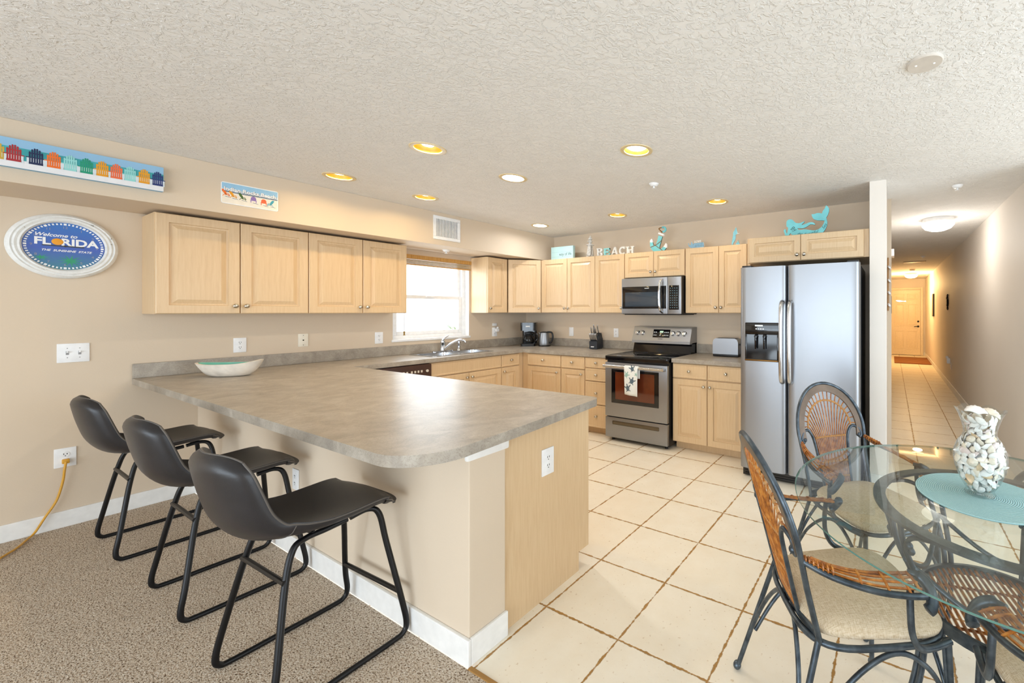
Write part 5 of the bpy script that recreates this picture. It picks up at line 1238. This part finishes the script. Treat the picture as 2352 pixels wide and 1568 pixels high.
def letter(ch_, x, wd, h, mat, lab):
    m = LB(); hw = wd / 2
    if ch_ == 'B':
        m.box(-hw + .008, -hw + .030, -.012, .012, 0, h); m.box(-hw, -hw + .03, -.012, .012, 0, .012); m.box(-hw, -hw + .03, -.012, .012, h - .012, h)
        for cz, r in ((h * .26, h * .26), (h * .76, h * .24)): arcband(m, 0.0, cz, r, r - .018, -90, 90, 1.6); 
        for z in (0, h * .51 - .007, h - .016): m.box(-hw + .02, 0.004, -.012, .012, z, z + .016)
    elif ch_ == 'E':
        m.box(-hw + .006, -hw + .028, -.012, .012, 0, h)
        for z, l in ((0, hw), (h * .5 - .008, hw * .6), (h - .018, hw * .92)): m.box(-hw, l, -.012, .012, z, z + .018)
        m.box(hw - .014, hw, -.012, .012, 0, .034); m.box(hw * .92 - .014, hw * .92, -.012, .012, h - .034, h)
    elif ch_ == 'A':
        bar(m, -hw + .012, .006, 0, h, .016); bar(m, hw - .020, .006, 0.0, h, .024); m.box(-hw * .5, hw * .5, -.011, .011, h * .3, h * .3 + .013)
        m.box(-hw, -hw + .034, -.012, .012, 0, .011); m.box(hw - .042, hw, -.012, .012, 0, .011)
    elif ch_ == 'C':
        arcband(m, 0.003, h / 2, h / 2, h / 2 - .021, 42, 318, 1.03); m.box(hw - .022, hw - .010, -.012, .012, h * .66, h * .98)
    else:
        for s in (-1, 1):
            m.box(s * hw * .6 - .012, s * hw * .6 + .012, -.012, .012, 0, h)
            for z in (0, h - .012): m.box(s * hw * .6 - .022, s * hw * .6 + .022, -.0125, .0125, z, z + .012)
        m.box(-hw * .6, hw * .6, -.012, .012, h * .46, h * .46 + .016)
        P = [(-0.012 + r * cos(R(90 + 36 * k)), 0.03 + r * sin(R(90 + 36 * k))) for k in range(10) for r in [0.03 if k % 2 == 0 else 0.013]]
        m.prism(P, -.019, -.012)
    o = m.build('wooden_letter', mat, smooth=0, loc=(x, DY, TOP)); tag(o, lab, 'letter', 'freestanding letters spelling BEACH'); return o
letter('B', -3.155, .097, .105, DISTW, 'white wooden letter B on the cabinet tops'); le = letter('E', -3.05, .090, .097, plain('mint_letter', srgb(150, 214, 212), .65), 'mint green wooden letter E on the cabinet tops')
letter('A', -2.932, .108, .100, DISTW, 'white wooden letter A on the cabinet tops'); letter('C', -2.82, .095, .100, DISTW, 'white wooden letter C on the cabinet tops'); letter('H', -2.71, .112, .094, DISTW, 'white wooden letter H with a little starfish on the cabinet tops')
# anchor
t = thing('anchor_decoration', 'aqua and white wooden anchor leaning on the cabinet top', 'decoration', (-2.328, DY, TOP))
AN = [(0.007, 0.187), (0.056, 0.17), (0.036, 0.107), (0.018, 0.053), (0.03, 0.032), (0.05, 0.04), (0.07, 0.056), (0.107, 0.039), (0.082, 0.011), (0.036, 0.0), (-0.046, 0.001), (-0.084, 0.033), (-0.102, 0.062), (-0.107, 0.118), (-0.07, 0.115), (-0.063, 0.084), (-0.034, 0.071), (-0.011, 0.126)]
m = MB(); m.prism(AN, -0.008, 0.008, 0, side=1); m.build('body', [AQUA, AQUA_D], t, smooth=0)
m = MB(); m.prism([(0.008, 0.221), (0.083, 0.194), (0.074, 0.176), (0.002, 0.204)], -0.012, 0.012); m.build('stock', WPLAST, t, smooth=0)
m = MB(); m.prism([(-0.107, 0.118), (-0.105, 0.140), (-0.083, 0.158), (-0.071, 0.140), (-0.07, 0.115)], -0.0086, 0.0086); m.prism([(0.07, 0.056), (0.102, 0.094), (0.116, 0.075), (0.115, 0.046), (0.107, 0.039)], -0.0086, 0.0086); m.build('fluke_tips', WPLAST, t, smooth=0)
m = MB()
A = [(0.068 + 0.036 * cos(R(-130 + 260 * k / 20)), 0.250 + 0.036 * sin(R(-130 + 260 * k / 20))) for k in range(21)]; B = [(0.066 + 0.017 * cos(R(-130 + 260 * k / 20)), 0.250 + 0.017 * sin(R(-130 + 260 * k / 20))) for k in range(21)]
for k in range(20): m.prism([A[k], A[k + 1], B[k + 1], B[k]], -0.007, 0.007)
m.build('ring', AQUA, t, smooth=0)
m = MB(); m.tube(spline([(0.05, -0.015, 0.27), (0.02, -0.02, 0.262), (0.035, -0.02, 0.24), (0.06, -0.017, 0.215)], 6), 0.006, 8); m.tube(spline([(0.045, -0.011, 0.125), (-0.02, -0.011, 0.085), (-0.10, -0.011, 0.06)], 6), 0.003, 6); m.tube(spline([(-0.045, -0.011, 0.085), (0.02, -0.011, 0.04), (0.06, -0.011, 0.012)], 6), 0.003, 6); m.build('rope', plain('jute_rope', srgb(140, 92, 40), 0.9), t)
# crab sign
t = thing('crab_decoration', 'small weathered blue crab cut out with tiny letters on the cabinet top', 'decoration', (-1.855, DY, TOP))
CB = [(-0.095, 0.067), (-0.084, 0.070), (-0.087, 0.057), (-0.069, 0.043), (-0.058, 0.055), (-0.055, 0.086), (-0.040, 0.062), (-0.032, 0.05), (-0.027, 0.062), (0.088, 0.066), (0.092, 0.052), (0.095, 0.03), (0.092, 0.010), (-0.05, 0.008), (-0.055, 0.013), (-0.084, 0.034)]
m = MB(); m.prism(CB, -0.010, 0.010, 0, side=1); m.build('body', [plain('denim_blue_wash', srgb(132, 172, 196), 0.7, var=0.2, scale=40), DISTW], t, smooth=0)
m = MB()
for k in range(9): m.box(-0.045 + k * 0.016, -0.038 + k * 0.016, -0.012, 0.010, 0.0, 0.016)
m.build('legs', DISTW, t, smooth=0)
m = MB(); text_into(m, 'LOVE', 0.034, Matrix.Translation((0.022, -0.008, 0.078)) @ RX, 0, 0.004, bold=0.001); m.build('lettering', DISTW, t, smooth=0)
# seahorse
t = thing('seahorse_decoration', 'slim blue wooden seahorse standing on the cabinet top by the fridge', 'decoration', (-1.42, DY, TOP))
SH = [(0.013, 0.191), (0.023, 0.18), (0.024, 0.161), (0.031, 0.142), (0.029, 0.121), (0.013, 0.111), (0.015, 0.089), (0.007, 0.059), (-0.009, 0.036), (-0.015, 0.025), (-0.019, 0.0), (-0.03, 0.002), (-0.03, 0.032), (-0.022, 0.08), (-0.014, 0.116), (-0.015, 0.135), (-0.006, 0.152), (0.007, 0.172)]
SBL = plain('sea_blue_wash', srgb(124, 188, 204), 0.7, var=0.18, scale=40)
m = MB(); m.prism(SH, -0.007, 0.007, 0, side=1); m.build('body', [SBL, DISTW], t, smooth=0)
m = MB(); m.prism([(0.041, 0.058), (0.045, 0.037), (0.062, 0.004), (0.008, 0.0), (0.018, 0.024), (0.03, 0.038)], -0.010, 0.010, 0, side=1); m.build('curled_tail', [SBL, DISTW], t, smooth=0)
m = MB(); m.prism([(0.024, 0.126), (0.05, 0.128), (0.05, 0.122), (0.026, 0.119)], -0.006, 0.006); m.prism([(-0.02, 0.0), (0.07, 0.0), (0.07, 0.006), (-0.02, 0.006)], -0.016, 0.016); m.build('snout_and_base', DISTW, t, smooth=0)
# mermaid
t = thing('mermaid_decoration', 'aqua wooden mermaid cut out with script on the over fridge cabinet', 'decoration', (-0.667, 3.76, 2.0485))
ME = [(-0.169, 0.126), (-0.168, 0.146), (-0.157, 0.161), (-0.135, 0.165), (-0.115, 0.158), (-0.098, 0.138), (-0.084, 0.125), (-0.06, 0.121), (-0.04, 0.124), (-0.026, 0.13), (-0.013, 0.135), (-0.011, 0.129), (-0.017, 0.12), (-0.036, 0.106), (-0.024, 0.103), (0.002, 0.111), (0.026, 0.119), (0.049, 0.12), (0.068, 0.113), (0.08, 0.099), (0.075, 0.093), (0.059, 0.099), (0.038, 0.101), (0.012, 0.085), (-0.012, 0.074), (-0.031, 0.073), (-0.072, 0.077), (-0.062, 0.062), (-0.036, 0.06), (-0.005, 0.063), (0.026, 0.054), (0.054, 0.047), (0.08, 0.045), (0.11, 0.053), (0.133, 0.07), (0.149, 0.095), (0.158, 0.121), (0.142, 0.124), (0.096, 0.13), (0.068, 0.143), (0.056, 0.161), (0.048, 0.189), (0.073, 0.188), (0.094, 0.194), (0.114, 0.193), (0.135, 0.186), (0.142, 0.207), (0.155, 0.222), (0.163, 0.235), (0.169, 0.253), (0.183, 0.241), (0.194, 0.222), (0.194, 0.198), (0.185, 0.17), (0.171, 0.146), (0.18, 0.109), (0.178, 0.08), (0.162, 0.043), (0.142, 0.016), (0.126, 0.001), (0.068, 0.0), (-0.012, 0.0), (-0.06, 0.0), (-0.093, 0.009), (-0.123, 0.026), (-0.134, 0.04), (-0.154, 0.003), (-0.174, 0.003), (-0.194, 0.068), (-0.184, 0.081), (-0.173, 0.074), (-0.171, 0.051), (-0.163, 0.038), (-0.152, 0.089), (-0.168, 0.103)]
m = MB(); m.prism(ME, -0.007, 0.007, 0, side=1); m.build('body', [AQUA, AQUA_D], t, smooth=0)
m = MB()
for s_, x, z, sz, rot in (('By', -0.108, 0.075, 0.050, 32), ('the', -0.052, 0.024, 0.034, -6), ('Beautiful', 0.042, 0.022, 0.034, 10), ('Sea', 0.155, 0.072, 0.036, 55)):
    text_into(m, s_, sz, Matrix.Translation((x, -0.0074, z)) @ RX @ Matrix.Rotation(R(rot if s_ != 'By' else -28), 4, 'Z'), 0, 0.0003, shear=0.35)
m.build('lettering', plain('carved_script', srgb(64, 104, 104), 0.8), t, smooth=0)

# ------------------------------------------------------------------ hallway
dr = bpy.data.objects.new('door_1', None); C.objects.link(dr); dr.location = (0, 14.99, 0); struct(dr); dr['label'] = 'six panel front door at the end of the hallway'
DC = plain('cream_door_paint', srgb(238, 222, 192), 0.35)
m = MB(); m.box(-0.015, 0.795, -0.035, 0, 0.015, 2.06); slab_ = m.build('door_slab', DC, dr, smooth=0)
for (x0, x1) in ((0.075, 0.355), (0.435, 0.715)):
    for z0, z1 in ((0.20, 0.78), (0.92, 1.62), (1.74, 1.94)):
        m = MB()
        for b in ((x0, x1, z0, z0 + .02), (x0, x1, z1 - .02, z1), (x0, x0 + .02, z0 + .02, z1 - .02), (x1 - .02, x1, z0 + .02, z1 - .02)): m.box(b[0], b[1], -0.043, -0.034, b[2], b[3], 0.004)
        m.box(x0 + .045, x1 - .045, -0.041, -0.034, z0 + .045, z1 - .045, 0.006); m.build('door_panel', DC, dr)
m = MB(); m.box(0.80, 0.872, -0.045, 0.0, 0, 2.135, 0.006); m.box(-0.035, 0.80, -0.045, 0.0, 2.065, 2.135, 0.006); m.build('door_casing', plain('casing_paint', srgb(240, 228, 204), 0.4), dr)
m = MB(); m.lathe([(0.032, 0), (0.030, 0.012), (0.012, 0.018), (0.012, 0.05), (0, 0.05)], 20, M=Matrix.Translation((0.735, -0.035, 0.915)) @ RX); m.tube(spline([(0.735, -0.08, 0.915), (0.68, -0.085, 0.918), (0.625, -0.08, 0.905)], 6), 0.010, 8); m.build('door_handle', BLACKM, dr)
m = MB(); m.lathe([(0.030, 0), (0.027, 0.015), (0.018, 0.022), (0, 0.022)], 20, M=Matrix.Translation((0.735, -0.035, 1.07)) @ RX); m.build('deadbolt', BLACKM, dr)
t = thing('fish_ornament', 'little silver white fish hung on the hallway front door', 'ornament', (0.27, 14.94, 1.71))
m = MB(); m.prism([(-0.16, 0.02), (-0.11, 0.035), (-0.03, 0.03), (0.06, 0.005), (0.14, 0.02), (0.12, 0.0), (0.15, -0.03), (0.06, -0.012), (-0.03, -0.025), (-0.10, -0.015)], -0.012, 0.0); m.build('body', STEEL_S, t, smooth=0)
o = MB().box(0.07, 0.93, 12.5, 14.25, 0.001, 0.014, 0.004)
def matmat():
    t_ = NT('striped_doormat'); sp = t_.n('ShaderNodeSeparateXYZ'); t_.link(t_.coord(), sp.inputs[0])
    k = t_.math('SINE', t_.math('MULTIPLY', sp.outputs[1], 44)); t_.out(t_.ramp(t_.math('ADD', t_.math('MULTIPLY', k, 0.5), 0.5), [(0.4, srgb(126, 78, 44)), (0.6, srgb(160, 112, 72))]), 0.95, spec=0.1); return t_.m
tag(o.build('door_mat', matmat()), 'brown striped door mat at the hallway front door', 'mat')
t = thing('door_chime', 'white door chime box high on the hallway side wall', 'door chime', (-0.035, 6.0, 2.13), W)
m = MB(); m.box(-0.12, 0.12, -0.066, 0, -0.045, 0.045, 0.008); m.build('cover', WPLAST, t)
t = thing('rope_wall_hanging', 'tall narrow wooden wall hanging with white rope knots in the hallway', 'wall decoration', (-0.035, 4.55, 1.63), W)
m = MB(); m.box(-0.36, 0.36, -0.014, -0.001, -0.24, 0.24, 0.003); m.build('wood_panel', plain('hall_wood', srgb(166, 118, 62), 0.5, var=0.2, scale=12), t)
m = MB()
for z in (-0.2, -0.09, 0.02, 0.14): m.tube(spline([(-0.37, -0.012, z + 0.02), (-0.38, -0.024, z), (0, -0.024, z + 0.01), (0.37, -0.022, z - 0.01)], 5), 0.008, 6)
m.build('rope', WPLAST, t)
t = thing('wall_sign', 'white framed sign edge on along the hallway side wall', 'sign', (-0.035, 6.7, 1.56), W)
m = MB(); m.box(-0.2, 0.2, -0.034, 0, -0.11, 0.12, 0.004); m.build('board', WPLAST, t)
t = thing('wall_hanging', 'black metal hanging edge on past the white sign in the hallway', 'wall decoration', (-0.035, 7.6, 1.49), W)
m = MB(); m.box(-0.2, 0.2, -0.04, -0.002, -0.14, 0.14, 0.006); m.build('panel', BLACKM, t)
t = thing('return_grille', 'low tall air return grille edge on along the hallway side wall', 'vent', (-0.035, 9.2, 0.72), W)
m = MB(); m.box(-0.3, 0.3, -0.03, 0, -0.42, 0.32, 0.004); m.build('frame', plain('grille_tan', srgb(150, 118, 78), 0.5), t)
m = MB()
for k in range(12): m.box(-0.27, 0.27, -0.034, -0.028, -0.38 + k * 0.056, -0.352 + k * 0.056)
m.build('slats', plain('grille_dark', srgb(70, 54, 36), 0.6), t, smooth=0)
t = thing('metal_wall_art', 'dark wrought metal seahorse shaped hanging on the hallway wall', 'wall decoration', (XR, 9.16, 1.56), R(-90))
m = MB(); m.tube(spline([(0.02, -0.012, 0.135), (-0.03, -0.012, 0.12), (-0.02, -0.012, 0.06), (0.04, -0.012, 0.03), (0.05, -0.012, -0.03), (0.0, -0.012, -0.08), (-0.04, -0.012, -0.12), (0.0, -0.012, -0.14), (0.05, -0.012, -0.11)], 6), [0.012] * 10 + [0.02] * 20 + [0.012] * 19, 8); m.box(-0.10, -0.07, -0.014, -0.004, -0.13, 0.10, 0.004); m.build('ironwork', BLACKM, t)
t = thing('framed_picture', 'thin black framed picture far along the hallway wall', 'picture', (XR, 12.1, 1.54), R(-90))
m = MB(); m.box(-0.16, 0.16, -0.03, 0, -0.28, 0.28, 0.004); m.build('frame', BLACKP, t); m = MB(); m.box(-0.13, 0.13, -0.032, -0.028, -0.25, 0.25); m.build('print', plain('sepia_print', srgb(150, 130, 104), 0.6), t, smooth=0)
t = plate('wall_outlet', 'white outlet low on the hallway wall with a plug in warmer', 'outlet', (XR, 8.75, 0.42), R(-90), 0.076, 0.118, 'outlet')
t = thing('plug_in_warmer', 'small white plug in air freshener low on the hallway wall', 'air freshener', (XR - 0.006, 8.82, 0.50), R(-90))
m = MB(); m.box(-0.035, 0.035, -0.055, 0, -0.05, 0.05, 0.014); m.ball((0, -0.045, 0.06), 0.028); m.build('body', WPLAST, t)
